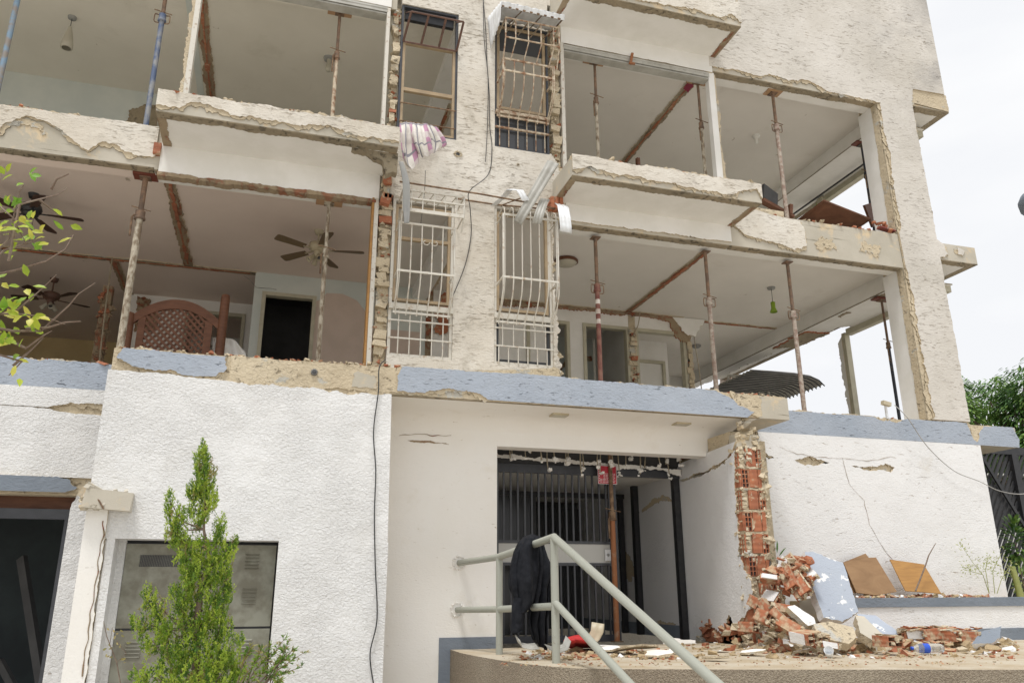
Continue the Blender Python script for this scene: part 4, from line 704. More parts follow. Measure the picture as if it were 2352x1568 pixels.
# ================================================================== THINGS
# ---- steel props
def prop(x, y, z0, z1, zc, low, up, label, pad='pad', lean=0, r=.032, handles='loop', padw=.16, band=False, grp='adjustable steel shoring props'):
    t = empty('steel_prop', (x, y, z0), label, 'prop', grp); A = Vector((x, y, z0)); Z = Vector((x+lean, y, z1)); C_ = A.lerp(Z, (zc-z0)/(z1-z0))
    B().tube([A+Vector((0, 0, .012)), C_], r, 12).build('outer_tube', M[low], t); ut = B().tube([C_, Z-Vector((0, 0, .03))], r*.78, 12).build('inner_tube', M[up], t)
    b = B(); b.tube([C_-Vector((0, 0, .07)), C_+Vector((0, 0, .01))], r*1.35, 12); b.lathe(C_-Vector((0, 0, .10)), [(r*1.1, 0), (r*1.6, .005), (r*1.6, .03), (r*1.1, .035)], 12); b.build('collar', M[up if handles != 'loop' else low], t)
    b = B()
    if handles == 'loop':
        for s in (-1, 1): b.tube([C_+Vector((s*r, 0, .0)), C_+Vector((s*r*2.6, -.01, .0)), C_+Vector((s*r*2.8, -.01, -.02)), C_+Vector((s*r*2.8, -.01, -.10)), C_+Vector((s*r*2.4, -.01, -.12)), C_+Vector((s*r, 0, -.12))], .007, 6)
        b.build('handle', M['rust'], t)
    else: b.tube([C_+Vector((-r*1.3, -.03, -.05)), C_+Vector((-r*1.9, -.03, -.08)), C_+Vector((-r*1.8, -.03, -.32))], .011, 6); b.build('handle', M['rust'], t)
    b = B(); b.tube([C_+Vector((-.10, -.02, .055)), C_+Vector((.11, -.02, .015))], .007, 6); b.build('pin', M['rust'], t)
    B().box(A.x-.06, A.x+.06, y-.06, y+.06, z0, z0+.011).build('base_plate', M['rust'], t)
    tz = z1-.03; B().box(Z.x-.06, Z.x+.06, y-.06, y+.06, tz-.012, tz).build('top_plate', M[up], t)
    if pad: B().box(Z.x-padw, Z.x+padw, y-.09, y+.07, tz+.0005, tz+.028).build('wood_pad', M[pad], t)
    if band:
        for k in range(3): zz = C_.z-.21-k*.14; B().tube([Vector((x, y, zz)), Vector((x, y, zz-.065))], r*1.04, 12).build('painted_band', M['whiteband'], t)
    return t
b1z, b2z = 4.645, 7.50
PY = 9.22
prop(-1.715, PY, 2.30, 4.672, 4.20, 'cemprop', 'rustprop', 'cement crusted prop under the far left beam, standing beside the wooden headboard', 'redpad', handles='bar', padw=.13, r=.040)
prop(.40, PY, 2.30, b1z, 3.98, 'cemprop', 'cemprop', 'mottled prop with a rag tied round it beside the cream ceiling fan', 'pad', handles='bar', r=.027)
t = prop(3.975, PY, 2.30, b1z, 3.92, 'redprop', 'rustprop', 'dark red prop with three white bands, right of the white caged window', None, band=True)
prop(5.665, PY, 2.30, b1z, 3.90, 'pinkprop', 'rustprop', 'mottled grey brown prop left of the green lamp in the lower right bay', None)
prop(7.03, PY, 2.30, b1z, 3.84, 'pinkprop', 'rustprop', 'pinkish prop just right of the small green hanging lamp', None)
prop(9.60, 10.25, 2.29, 4.68, 3.90, 'blackprop', 'rustprop', 'black and brown prop behind the white jamb on the lower floor', 'redpad', handles='bar', r=.026)
prop(py(20, 90, 9.3).x, 9.30, 5.2, b2z, 7.3, 'lightblueprop', 'lightblueprop', 'light blue scuffed prop at the top left edge of the photo', None, handles='loop')
prop(-1.80, PY, 5.2, b2z+.02, 6.92, 'blueprop', 'rustprop', 'blue prop with wire loop handles on the upper floor', None)
prop(.36, PY, 5.2, b2z, 6.83, 'rustw', 'rustprop', 'rust stained pale prop in front of the small bulb on the upper left floor', 'pad', handles='bar', r=.026)
prop(4.07, PY, 5.2, b2z, 6.85, 'cemprop', 'rustprop', 'upper right prop nearest the caged window under the balcony', 'pad', handles='bar', r=.026)
prop(5.78, PY, 5.2, b2z, 6.74, 'cemprop', 'rustprop', 'upper prop beside the narrow white door jamb, touching the red patch', 'pad', handles='bar', r=.026)
prop(7.12, PY, 5.2, 7.555, 6.95, 'pinkprop', 'rustprop', 'long pinkish prop on the upper right floor with a wide square wood pad', 'pad', padw=.13)
prop(9.58, 10.15, 5.2, 7.59, 7.0, 'blackprop', 'blackprop', 'navy black prop in the upper side opening above the stacked boards', 'redpad', handles='bar', r=.024)
prop(4.22, 9.88-.3, T, 1.92, .95, 'warmrust', 'rust', 'rusty brown prop standing in front of the red sign at the entrance gate', None, handles='bar', r=.034)
# ---- ceiling fans
def fan(c, zc, drop, rb, blade, body, label, a0, lights, n=5, bulbs='fancream'):
    t = empty('ceiling_fan', (c[0], c[1], zc-drop-.2), label, 'fan', 'ceiling fans'); x, y = c; zb = zc-drop
    B().lathe((x, y, zc-.06), [(.0, 0), (.05, 0), (.07, .06)], 14).build('canopy', M[body], t)
    B().tube([(x, y, zc-.05), (x, y, zb+.02)], .014, 8).build('downrod', M[body], t)
    B().lathe((x, y, zb-.13), [(.0, 0), (.07, 0), (.12, .03), (.135, .07), (.12, .12), (.04, .15), (0, .15)], 20).build('motor', M[body], t)
    for k in range(n):
        a = a0+2*math.pi*k/n; d = Vector((math.cos(a), math.sin(a), 0)); p = Vector((-d.y, d.x, 0)); z = zb-.11; pts = []
        for u, w_ in ((.20, .045), (.30, .055), (rb-.06, .075), (rb-.015, .066), (rb, .045)): pts.append((u, w_))
        vs = [Vector((x, y, z))+d*u+p*w_+Vector((0, 0, .012)) for u, w_ in pts]+[Vector((x, y, z))+d*u-p*w_-Vector((0, 0, .012)) for u, w_ in pts[::-1]]; m_ = len(vs)
        b = B(); b.add(vs+[v+Vector((0, 0, .008)) for v in vs], [tuple(range(m_))[::-1], tuple(range(m_, 2*m_))]+[(i, (i+1) % m_, (i+1) % m_+m_, i+m_) for i in range(m_)]); bl = b.build('blade', M[blade], t)
        b = B(); b.obox(Vector((x, y, z))+d*.17, (.12, .03, .008), Matrix.Rotation(a, 3, 'Z')); b.build('bracket', M[body], bl)
    if lights:
        B().lathe((x, y, zb-.22), [(0, 0), (.035, 0), (.055, .04), (.05, .09)], 14).build('light_hub', M[body], t)
        for k in range(lights):
            a = a0+.4+2*math.pi*k/lights; d = Vector((math.cos(a)*.8, math.sin(a)*.8, -.8)).normalized(); c0 = Vector((x, y, zb-.19))+Vector((d.x, d.y, 0))*.05
            lk = B().lathe(c0, [(.018, 0), (.03, .02), (.035, .09), (.045, .13), (.040, .13), (.03, .09)], 12, 0, d).build('lamp_shade', M[bulbs], t); B().lathe(c0, [(.0, .10), (.028, .105)], 10, 0, d).build('socket', M['dark'], lk)
    else: B().lathe((x, y, zb-.17), [(0, -.01), (.06, 0), (.10, .03), (.10, .045)], 16).build('light_bowl', M[body], t); B().tube([(x+.05, y, zb-.15), (x+.05, y, zb-.5)], .003, 5).build('pull_chain', M['wire'], t)
    return t
f1 = pz(733, 530, 4.99); fan((f1.x, f1.y), 4.99, .20, .66, 'fanwood', 'fancream', 'cream ceiling fan with walnut blades and spot lights behind the mottled prop', -.14, 4)
f1 = pz(78, 446, 4.99); fan((f1.x, f1.y), 4.99, .16, .62, 'darkwood', 'black', 'black ceiling fan with dark red brown blades hanging at the left edge', .1, 0)
fan((-3.75, 14.0), 4.99, .25, .60, 'darkwood', 'brownsteel', 'dark ceiling fan with tulip shades in the far back left room', .5, 3, bulbs='shade')
# ---- lamps
def hang(name, x, y, zc, drop, prof, shade, label, cat='lamp', base='grey', r=.06):
    t = empty(name, (x, y, zc-drop-prof[-1][1] if 0 else zc-drop), label, cat); B().lathe((x, y, zc-.03), [(0, 0), (r*.9, 0), (r, .03)], 14).build('ceiling_rose', M[base], t)
    if drop > .06: B().tube([(x, y, zc-.03), (x, y, zc-drop)], .005, 6).build('cord', M['wire'], t)
    B().lathe((x, y, zc-drop), prof, 18).build('lamp_shade', M[shade], t); return t
hang('pendant_lamp', -3.28, 10.85, 7.84, .17, [(.022, 0), (.035, -.06), (.058, -.16), (.078, -.28), (.080, -.35), (.06, -.355)], 'shade', 'frosted cone shaped pendant lamp on a short cord, upper left ceiling')
hang('bulb_holder', .31, 10.75, 7.84, .06, [(.035, .03), (.03, -.06), (.045, -.08), (.05, -.13), (.035, -.17), (0, -.18)], 'shade', 'bare bulb fitting on the dark ceiling behind the rust stained upper prop', 'bulb', 'grey', .09)
hang('bulb_holder', 7.88, 10.8, 7.84, .05, [(.05, .03), (.03, -.01), (.025, -.03), (.026, -.10), (0, -.12)], 'plaster', 'small white bulb fitting on the upper right ceiling', 'bulb', 'plaster', .07)
hang('pendant_lamp', 8.0, 11.0, 4.99, .26, [(.015, 0), (.04, -.015), (.037, -.05), (.037, -.12), (.065, -.19), (.06, -.195), (.035, -.12)], 'limeglass', 'small lime green bell shaped hanging lamp', 'lamp', 'grey', .07)
hang('bulb_holder', 8.45, 14.4, 4.99, .03, [(.10, .03), (.10, 0), (.06, -.03), (0, -.04)], 'grey', 'tiny grey round ceiling fitting deep in the lower right room', 'bulb', 'grey', .08)
t = empty('ceiling_light', (4.17, 10.86, 4.87), 'round frosted dome light with a red brown rim on the ceiling', 'light'); B().lathe((4.17, 10.86, 4.93), [(.17, 0), (.19, .01), (.19, .04), (.17, .06)], 24).build('rim', M['mahog'], t); B().lathe((4.17, 10.86, 4.875), [(0, 0), (.08, .008), (.14, .03), (.17, .06)], 24).build('dome', M['shade'], t)
t = empty('chandelier', (-1.15, 15.2, 4.1), 'wilted glass chandelier seen through the left open doorway behind the headboard', 'lamp'); B().lathe((-1.15, 15.2, 4.96), [(0, 0), (.06, 0), (.07, .03)], 12).build('ceiling_rose', M['brownsteel'], t); B().tube([(-1.15, 15.2, 4.96), (-1.15, 15.2, 4.45)], .01, 6).build('stem', M['brownsteel'], t)
for k in range(5):
    a = k*1.257; d = Vector((math.cos(a), math.sin(a), 0)); c0 = Vector((-1.15, 15.2, 4.3)); B().tube([c0+Vector((0, 0, .1)), c0+d*.15-Vector((0, 0, .05)), c0+d*.28+Vector((0, 0, .02))], .008, 6).build('arm', M['brownsteel'], t); B().lathe(c0+d*.28+Vector((0, 0, .02)), [(.02, 0), (.06, .06), (.09, .12)], 12).build('glass_cup', M['shade'], t)
# ---- headboard
t = empty('bed_headboard', (-1.25, 10, 2.3), 'dark mahogany arched bed headboard with woven lattice and round posts', 'bed')
def arch(x): u = (x+1.27)/.52; return 3.43-.26*u*u
for x, zt in ((-1.80, 3.22), (-.745, 3.56)): B().lathe((x, 9.98, 2.3), [(.05, 0), (.055, .4), (.055, zt-2.36), (.048, zt-2.31), (0, zt-2.29)], 16).build('bed_post', M['mahog'], t)
b = B(); xs = [-1.76+i*.98/20 for i in range(21)]
for dz0, dz1 in ((0, -.12),):
    vs = []
    for x in xs: 
        for y in (9.96, 10.01): vs += [(x, y, arch(x)), (x, y, arch(x)-.12)]
    fs = []
    for i in range(20): a = i*4; c_ = a+4; fs += [(a, c_, c_+1, a+1), (a+2, a+3, c_+3, c_+2), (a, a+2, c_+2, c_), (a+1, c_+1, c_+3, a+3)]
    b.add(vs, fs)
b.build('arched_rail', M['mahog'], t)
for x0, x1 in ((-1.70, -1.62), (-.95, -.86)): B().box(x0, x1, 9.965, 10.005, 2.3, arch((x0+x1)/2)-.11).build('stile', M['mahog'], t)
b = B()
for s in (-1, 1):
    for k in range(-14, 16):
        P = []
        for j in range(41):
            u = -1.62+.67*j/40; z = 2.75+s*(u+1.28)*1.05+k*.085
            if 2.45 < z < arch(u)-.11: P.append((u, 9.98+s*.008, z))
        if len(P) > 2:
            A, Z = Vector(P[0]), Vector(P[-1]); d = (Z-A); b.obox((A+Z)/2, (d.length, .010, .028), Matrix.Rotation(-math.atan2(d.z, d.x), 3, 'Y'))
b.build('lattice', M['mahog'], t)
def cloth(name, rows, mats, fold=.02, nf=6, th=.006, seed=0, label=None, cat=None, res=(10, 8), parent=None, solid=True, phase=0):
    # rows of control points -> Catmull-Rom surface with folds
    def cr(P, t):
        n = len(P)-1; i = min(int(t*n), n-1); u = t*n-i; p0, p1, p2, p3 = P[max(i-1, 0)], P[i], P[i+1], P[min(i+2, n)]
        return .5*((2*p1)+(p2-p0)*u+(2*p0-5*p1+4*p2-p3)*u*u+(3*p1-p0-3*p2+p3)*u**3)
    rows = [[Vector(p) for p in r] for r in rows]; nu = (len(rows[0])-1)*res[0]; nv = (len(rows)-1)*res[1]; b = B(); uv = []
    for j in range(nv+1):
        rp = [cr([r[k] for r in rows], j/nv) for k in range(len(rows[0]))]
        for i in range(nu+1):
            p = cr(rp, i/nu); f = fold*math.sin(2*math.pi*nf*i/nu+phase+1.5*mn.noise(Vector((j/nv*2, i/nu*3, seed))))*min(1, .35+j/nv*1.2)
            q = mn.noise(p*9+Vector((seed, 0, 0)))*fold*.6; b.v.append(p+Vector((q*.4, -f-q, q*.3))); uv.append((i/nu, j/nv))
    for j in range(nv):
        for i in range(nu): a = j*(nu+1)+i; b.f.append((a, a+1, a+nu+2, a+nu+1)); b.m.append(0); b.sm.append(True)
    b.uv = uv; o = b.build(name, mats, parent)
    if solid: m = o.modifiers.new('s', 'SOLIDIFY'); m.thickness = th
    if label: tag(o, label, cat)
    return o
D_ = lambda y: (lambda a, c: py(a, c, y))
# mattress cloth beside the bed post
cloth('white_sheet', [[py(488, 776, 10.15), py(520, 776, 10.2), py(540, 782, 10.25)], [py(488, 800, 10.1), py(520, 803, 10.12), py(562, 808, 10.2)], [py(488, 830, 10.1), py(520, 832, 10.1), py(565, 832, 10.2)]], M['whitecloth'], .03, 3, label='crumpled white bed sheet behind the right bed post', cat='sheet')
# curtain cloth hanging out of the window
yk = 8.70
cu = empty('curtain', py(960, 388, 8.66), 'white cotton curtain with pink and mauve checks hanging over the broken sill', 'curtain')
def panel(n, rows, fold, nf, sd): o = cloth(n, [[py(a, c, y) for a, c, y in rw] for rw in rows], M['plaid'], fold, nf, .003, seed=sd, parent=cu, res=(14, 12), phase=sd); return o
panel('cloth_panel', [[(918, 284, 8.74), (934, 281, 8.72), (948, 282, 8.74)], [(919, 305, 8.70), (934, 306, 8.66), (952, 304, 8.70)], [(921, 335, 8.70), (934, 338, 8.67), (956, 334, 8.70)], [(926, 362, 8.70), (938, 374, 8.67), (960, 352, 8.70)], [(930, 372, 8.70), (944, 389, 8.68), (962, 372, 8.70)]], .020, 2.5, 1)
panel('cloth_panel', [[(940, 282, 8.72), (960, 284, 8.71), (982, 285, 8.74)], [(944, 308, 8.66), (962, 310, 8.62), (988, 308, 8.70)], [(950, 334, 8.66), (966, 334, 8.61), (994, 332, 8.70)], [(960, 352, 8.68), (974, 360, 8.64), (998, 350, 8.70)]], .024, 3.5, 2)
panel('cloth_panel', [[(972, 284, 8.74), (988, 288, 8.74), (1003, 292, 8.82)], [(978, 304, 8.72), (996, 306, 8.74), (1014, 308, 8.84)], [(984, 322, 8.74), (1004, 328, 8.76), (1027, 330, 8.86)], [(990, 346, 8.76), (1000, 350, 8.78), (1012, 340, 8.86)]], .018, 3, 3)
b = cloth('tarp_strip', [[py(916, 372, 8.55), py(926, 372, 8.55)], [py(924, 415, 8.5), py(940, 415, 8.5)], [py(926, 470, 8.5), py(942, 468, 8.5)], [py(929, 514, 8.5), py(940, 512, 8.5)]], M['grey'], .005, 1, label='long narrow grey strip hanging in front of the left window cage', cat='strip')
# ---- awning above the upper right window
t = empty('window_awning', (2.85, 8.9, 7.3), 'white corrugated metal awning above the rusty bulging window cage', 'awning')
def corr(name, A, Bp, C_, D2, n, amp, mats, parent=None, curve=0, th=.004, sub=6):
    # sheet spanned by A-B (wave direction) and A-D ; curve bends it outward
    A, Bp, C_, D2 = map(Vector, (A, Bp, C_, D2)); nor = (Bp-A).cross(D2-A).normalized(); b = B(); nu = n*4; nv = sub
    for j in range(nv+1):
        v = j/nv; L, R_ = A.lerp(D2, v), Bp.lerp(C_, v); off = nor*curve*math.sin(math.pi*v)
        for i in range(nu+1): u = i/nu; b.v.append(L.lerp(R_, u)+off+nor*amp*math.sin(u*n*2*math.pi))
    for j in range(nv):
        for i in range(nu): a = j*(nu+1)+i; b.f.append((a, a+1, a+nu+2, a+nu+1)); b.m.append(0); b.sm.append(True)
    o = b.build(name, mats, parent); m = o.modifiers.new('s', 'SOLIDIFY'); m.thickness = th; return o
aA, aD, aC = py(1120, 42, 8.96), py(1152, 3, 8.45), py(1297, 36, 8.45); aB = Vector((aC.x, 8.96, aA.z))
corr('roof_sheet', aA, aB, aC, aD, 7, .010, M['zincw'], t, 0)
corr('front_lip', aD, aC, aC-Vector((0, -.03, .065)), aD-Vector((0, -.03, .065)), 9, .012, M['zincw'], t, 0, .006)
corr('side_sheet', aA, aD, py(1149, 50, 8.47), py(1127, 112, 8.93), 6, .006, M['zincw'], t, 0)
b = B(); e1, e2 = aD+Vector((.02, .03, -.05)), aC+Vector((-.02, .03, -.05)); b.tube([aA+Vector((.02, 0, -.03)), e1, e2, aB+Vector((-.02, 0, -.03))], .011, 6)
for u in (.33, .66): b.tube([aA.lerp(aB, u)-Vector((0, 0, .02)), e1.lerp(e2, u)], .008, 5)
b.build('bracket_frame', M['rust'], t)
# ---- wreck of the lower awning
t = empty('awning_wreck', (2.8, 8.7, 4.7), 'torn awning remains with bent strips and a rusty angle bar above the lower windows', 'awning')
B().tube([py(918, 417, 8.55), py(1100, 445, 8.55), py(1240, 470, 8.58), py(1275, 480, 8.62)], .012, 5).build('angle_bar', M['rust'], t)
B().tube([(1.95, 8.95, 4.78), (2.45, 8.93, 4.76), (3.3, 8.93, 4.80)], .012, 5).build('wall_rail', M['rust'], t)
B().tube([py(1150, 472, 8.9), py(1215, 448, 8.56)], .009, 5).build('strut', M['rust'], t)
corr('bent_plank', py(1258, 367, 8.45), py(1284, 377, 8.45), py(1198, 517, 8.45), py(1180, 505, 8.45), 2, .008, M['zinc'], t, 0)
def strip(name, pts, w, m, n=3, tt=t, amp=.006):
    P = [Vector(p) for p in pts]; W = Vector(w); b = B(); nu = n*4
    for p in P:
        for i in range(nu+1): u = i/nu; b.v.append(p+W*u+Vector((0, -amp*math.sin(u*n*6.283), 0)))
    for j in range(len(P)-1):
        for i in range(nu): a = j*(nu+1)+i; b.f.append((a, a+1, a+nu+2, a+nu+1)); b.m.append(0); b.sm.append(True)
    o = b.build(name, m, tt); mm = o.modifiers.new('s', 'SOLIDIFY'); mm.thickness = .004; return o
strip('curled_strip', [py(1274, 467, 8.62), py(1280, 472, 8.50), py(1284, 495, 8.44), py(1286, 515, 8.42), py(1286, 531, 8.43)], (.155, 0, -.01), M['zincw'])
strip('curled_strip', [py(1243, 455, 8.58), py(1238, 462, 8.50), py(1228, 490, 8.46), py(1222, 512, 8.47)], (.12, 0, -.01), M['zinc'])
strip('curled_strip', [py(1126, 473, 8.85), py(1150, 452, 8.7), py(1163, 436, 8.58), py(1186, 438, 8.48), py(1200, 462, 8.44)], (.085, -.02, .012), M['zincw'], 2)
# ---- utility cabinet
t = empty('utility_cabinet', (-.57, 8.46, -1.65), 'grey green metal utility cabinet with louvred doors set into the white wall', 'cabinet')
B().box(-1.262, .105, 8.46, 8.495, -1.65, .445).build('cabinet_body', M['blackgrey'], t)
xs = [(-1.258, -.36), (-.335, .10)]
for (x0, x1) in xs:
    for (z0, z1, lv) in ((-.315, .437, 1), (-1.64, -.335, 2)):
        d = B().box(x0, x1, 8.435, 8.459, z0, z1).build('door', M['cabinet'], t)
        xc = (x0+x1)/2
        if x0 < -1 and lv == 1:
            b = B(); b.box(x0+.13, x0+.47, 8.430, 8.4349, .23, .335); gr = b.build('mesh_vent', M['dark'], d); b = B()
            for k in range(24): b.tube([(x0+.13+k*.0146, 8.428, .232), (x0+.137+k*.0146, 8.428, .333)], .0014, 4)
            b.build('wire_mesh', M['cabinet'], gr); continue
        for zc in ((.28, -.04) if lv == 1 else (-.50, -.9)):
            X0 = xc-.07 if x0 > -1 else x0+.10
            for k in range(5):
                z = zc+.065-k*.032; b = B(); b.add([(X0, 8.435, z+.008), (X0+.14, 8.435, z+.008), (X0+.13, 8.422, z-.004), (X0+.01, 8.422, z-.004), (X0+.01, 8.434, z-.005), (X0+.13, 8.434, z-.005)], [(0, 3, 2, 1), (3, 4, 5, 2), (0, 4, 3), (1, 2, 5)]); b.build('louvre', M['cabinet'], d)
        if x0 > -1 and lv == 1: B().lathe((x0+.03, 8.434, .10), [(0, -.006), (.010, -.006), (.012, 0)], 10, 0, (0, 1, 0)).build('lock', M['grey'], d)
B().box(-.355, -.34, 8.425, 8.47, -1.65, .437).build('cable_strip', M['black'], t)
# timbers in the garage
for i, (a, c, r_) in enumerate((((50, 1280), (100, 1600), .06), ((0, 1520), (55, 1620), .05), ((125, 1430), (112, 1600), .03))):
    b = B(); A, C_ = py(*a, 10.8), py(*c, 10.3); C_ = A+(C_-A)*1.35; d = C_-A; q = d.to_track_quat('X', 'Z').to_matrix(); b.obox((A+C_)/2, (d.length, r_*.9, r_*2), q)
    tag(b.build('timber_plank', M['dark']), ['long dark plank leaning inside the dark garage', 'short dark plank at the bottom left corner of the garage', 'thin dark batten beside the garage door frame'][i], 'plank', 'planks leaning in the garage')
# ---- handrail
rail = empty('handrail', (2.4, 8, T), 'pale grey tubular handrail with two bars at the entrance terrace', 'handrail'); RR = .035
P1, P2 = Vector((2.306, 8.13, 0)), Vector((2.50, 7.0, 0)); dU = Vector((.0999, -1, -.443))
def at(v, z): return Vector((v.x, v.y, z))
W1, W2 = Vector((2.08, 8.97, .30)), Vector((2.065, 8.97, -.195)); Ze = 2.55
B().tube([W1, at(P1, .335), at(P2, .465), at(P2, .465)+dU*Ze], RR, 16).build('top_bar', M['railp'], rail)
B().tube([W2, at(P1, -.175), at(P2, -.13)], RR*.93, 16).build('lower_bar', M['railp'], rail); B().tube([at(P2, -.10), at(P2, -.10)+dU*Ze], RR*.93, 16).build('lower_bar', M['railp'], rail)
B().tube([at(P1, T), at(P1, .33)], RR, 16).build('post', M['railp'], rail); B().tube([at(P2, T), at(P2, .455)], RR*1.03, 16).build('post', M['railp'], rail)
e = at(P2, .465)+dU*(Ze-.12); B().tube([Vector((e.x, e.y, -1.65)), e], RR, 16).build('post', M['railp'], rail)
rnd = random.Random(4)
for W_ in (W1, W2):
    b = B()
    for k in range(16): a = k*.39; chunk(b, W_+Vector((math.cos(a)*.07, .003, math.sin(a)*.07)), .025, rnd, 0)
    b.build('broken_plaster', M['white3'], rail)
# ---- black jacket over the rail
J = empty('jacket', (2.4, 7.5, -.5), 'black knitted jacket slung over the pale grey handrail', 'jacket')
cloth('jacket_body', [[py(1204, 1234, 7.55), py(1222, 1228, 7.5), py(1238, 1232, 7.45)], [py(1184, 1262, 7.45), py(1205, 1252, 7.36), py(1236, 1250, 7.38)], [py(1171, 1330, 7.42), py(1203, 1330, 7.28), py(1236, 1310, 7.36)], [py(1180, 1375, 7.42), py(1206, 1385, 7.28), py(1230, 1372, 7.36)], [py(1178, 1402, 7.42), py(1195, 1408, 7.33), py(1214, 1398, 7.40)]], M['blackcloth'], .034, 2, .012, 5, parent=J, res=(12, 8))
cloth('jacket_back', [[py(1226, 1230, 7.52), py(1240, 1234, 7.5), py(1248, 1240, 7.5)], [py(1222, 1290, 7.46), py(1246, 1290, 7.42), py(1266, 1310, 7.5)], [py(1216, 1360, 7.46), py(1240, 1370, 7.42), py(1262, 1340, 7.52)], [py(1212, 1430, 7.46), py(1236, 1440, 7.42), py(1256, 1420, 7.5)], [py(1222, 1468, 7.48), py(1240, 1480, 7.45), py(1256, 1492, 7.5)]], M['blackcloth'], .034, 3, .01, 8, parent=J, res=(12, 8), phase=1)
pts = [py(1196, 1376, 7.38), py(1189, 1410, 7.36), py(1187, 1440, 7.36), py(1187, 1452, 7.36)]; b = B(); b.tube(pts, [.075, .062, .058, .060], 14, 0, False); o = b.build('sleeve', M['blackcloth'], J); m = o.modifiers.new('s', 'SOLIDIFY'); m.thickness = .006
dt = bpy.data.textures.new('clouds', 'CLOUDS'); dt.noise_scale = .05; mm = o.modifiers.new('sub', 'SUBSURF'); mm.levels = mm.render_levels = 3; mm = o.modifiers.new('d', 'DISPLACE'); mm.texture = dt; mm.strength = .022
# ---- sign on the gate
p = py(1372, 1068, 9.6); q = py(1417, 1112, 9.6); t = empty('warning_sign', ((p.x+q.x)/2, 9.6, q.z), 'small red rectangular notice with white lettering fixed to the dark gate', 'sign')
B().box(p.x, q.x, 9.60, 9.605, q.z, p.z).build('plate', M['sign'], t); b = B(); b.box(p.x, q.x, 9.596, 9.5999, p.z-.006, p.z); b.box(p.x, q.x, 9.596, 9.5999, q.z, q.z+.006); b.box(p.x, p.x+.006, 9.596, 9.5999, q.z+.006, p.z-.006); b.box(q.x-.006, q.x, 9.596, 9.5999, q.z+.006, p.z-.006); W_ = q.x-p.x; H = p.z-q.z; rnd = random.Random(1)
for k in range(7):
    z = q.z+H*(.10+.075*k); x = p.x+W_*(.30 if k > 2 else .12)
    while x < q.x-W_*.1: L = rnd.uniform(.02, .045); b.box(x, min(x+L, q.x-.02), 9.597, 9.5999, z, z+H*.028); x += L+.010
for k in range(6): z = q.z+H*(.15+.13*k); b.box(p.x+W_*.06, p.x+W_*.11, 9.597, 9.5999, z, z+H*.05)
b.build('lettering', M['signw'], t)
# ---- planter kerb
t = empty('planter_wall', (8, 8.3, T), 'low white planter wall with blue grey cap beside the terrace', 'wall')
B().box(6.45, 13, 8.30, 8.50, T, -.20).build('planter_body', M['white2'], t); B().box(6.42, 13, 8.28, 8.52, -.20, -.095).build('planter_cap', M['bluedark'], t); B().box(6.5, 13, 8.285, 8.299, T, -.46).build('planter_skirting', M['bluedark'], t)
tag(B().box(6.3, 13, 8.50, 9.0, T, -.13).build('planter_soil', M['dust']), None, None, None, 'structure')
# ---- rubble -------------------------------------------------------------
def frag(name, poly, yb, yt, th, mats, label, cat, seed, amp=.012, nrm=None):
    ys = [p[1] for p in poly]; lo, hi = max(ys), min(ys); P = []
    for i, (a, c) in enumerate(poly):
        v = (lo-c)/(lo-hi); A = py(a, c, yb+(yt-yb)*v); P.append(A)
    out = []; n = len(P)
    for i in range(n):
        A, C_ = P[i], P[(i+1) % n]; k = max(2, int((C_-A).length/.03))
        for j in range(k): q = A.lerp(C_, j/k); out.append(q+Vector((mn.noise(q*22+Vector((seed, 0, 0))), 0, mn.noise(q*22+Vector((0, seed, 0)))))*amp)
    nr = Vector((0, 0, 0))
    for i in range(n): nr += P[i].cross(P[(i+1) % n])
    nr.normalize(); nr = nr if nr.y > 0 else -nr
    c0 = sum(out, Vector())/len(out); out = [q-nr*(q-c0).dot(nr) for q in out]
    b = B(); m = len(out); bk = [o_+nr*th*(1+.25*mn.noise(o_*15)) for o_ in out]; c1 = c0+nr*th
    vs = out+[c0]+bk+[c1]; fs = [(i, m, (i+1) % m) for i in range(m)]; b.add(vs, fs, 0); o = len(vs)
    for i in range(m): b.f.append(((i+1) % m, i, m+1+i, m+1+(i+1) % m)); b.m.append(1); b.sm.append(False)
    for i in range(m): b.f.append((m+1+i, 2*m+1, m+1+(i+1) % m)); b.m.append(1); b.sm.append(False)
    o = b.build(name, [M[k] for k in mats]); bm = bmesh.new(); bm.from_mesh(o.data); bmesh.ops.recalc_face_normals(bm, faces=bm.faces[:]); bm.to_mesh(o.data); bm.free()
    return tag(o, label, cat)
M['bluefrag'] = stucco('chipped_blue_paint', (.36, .40, .47), (.40, .44, .50), (.15, .16, .18), (.66, .70), (9, 9, 20), 25, .6, .012, peel=((.76, .76, .75), .60, .62, 6))
frag('wall_fragment', [(1849, 1267), (1869, 1356), (1893, 1417), (1935, 1426), (1972, 1404), (1937, 1291), (1910, 1283), (1868, 1266)], 7.55, 7.95, .10, ('bluefrag', 'white2'), 'large blue grey wall fragment with white chipped edge leaning on the brick pile', 'rubble', 1)
frag('wall_fragment', [(1968, 1408), (2012, 1412), (2035, 1430), (2072, 1455), (2030, 1458), (1985, 1448)], 7.25, 7.5, .05, ('bluefrag', 'mortar'), 'blue painted wall fragment lying flat to the right of the big leaning one', 'rubble', 2)
frag('wall_fragment', [(2232, 1478), (2252, 1450), (2300, 1437), (2296, 1462), (2280, 1476)], 6.95, 7.15, .07, ('bluedark', 'white2'), 'dark blue chipped fragment at the right end of the low brick row', 'rubble', 3)
frag('wall_fragment', [(1808, 1392), (1825, 1388), (1870, 1418), (1874, 1432), (1855, 1436)], 7.2, 7.4, .06, ('white2', 'mortar'), 'small white plaster fragment with brick backing in front of the leaning slab', 'rubble', 4)
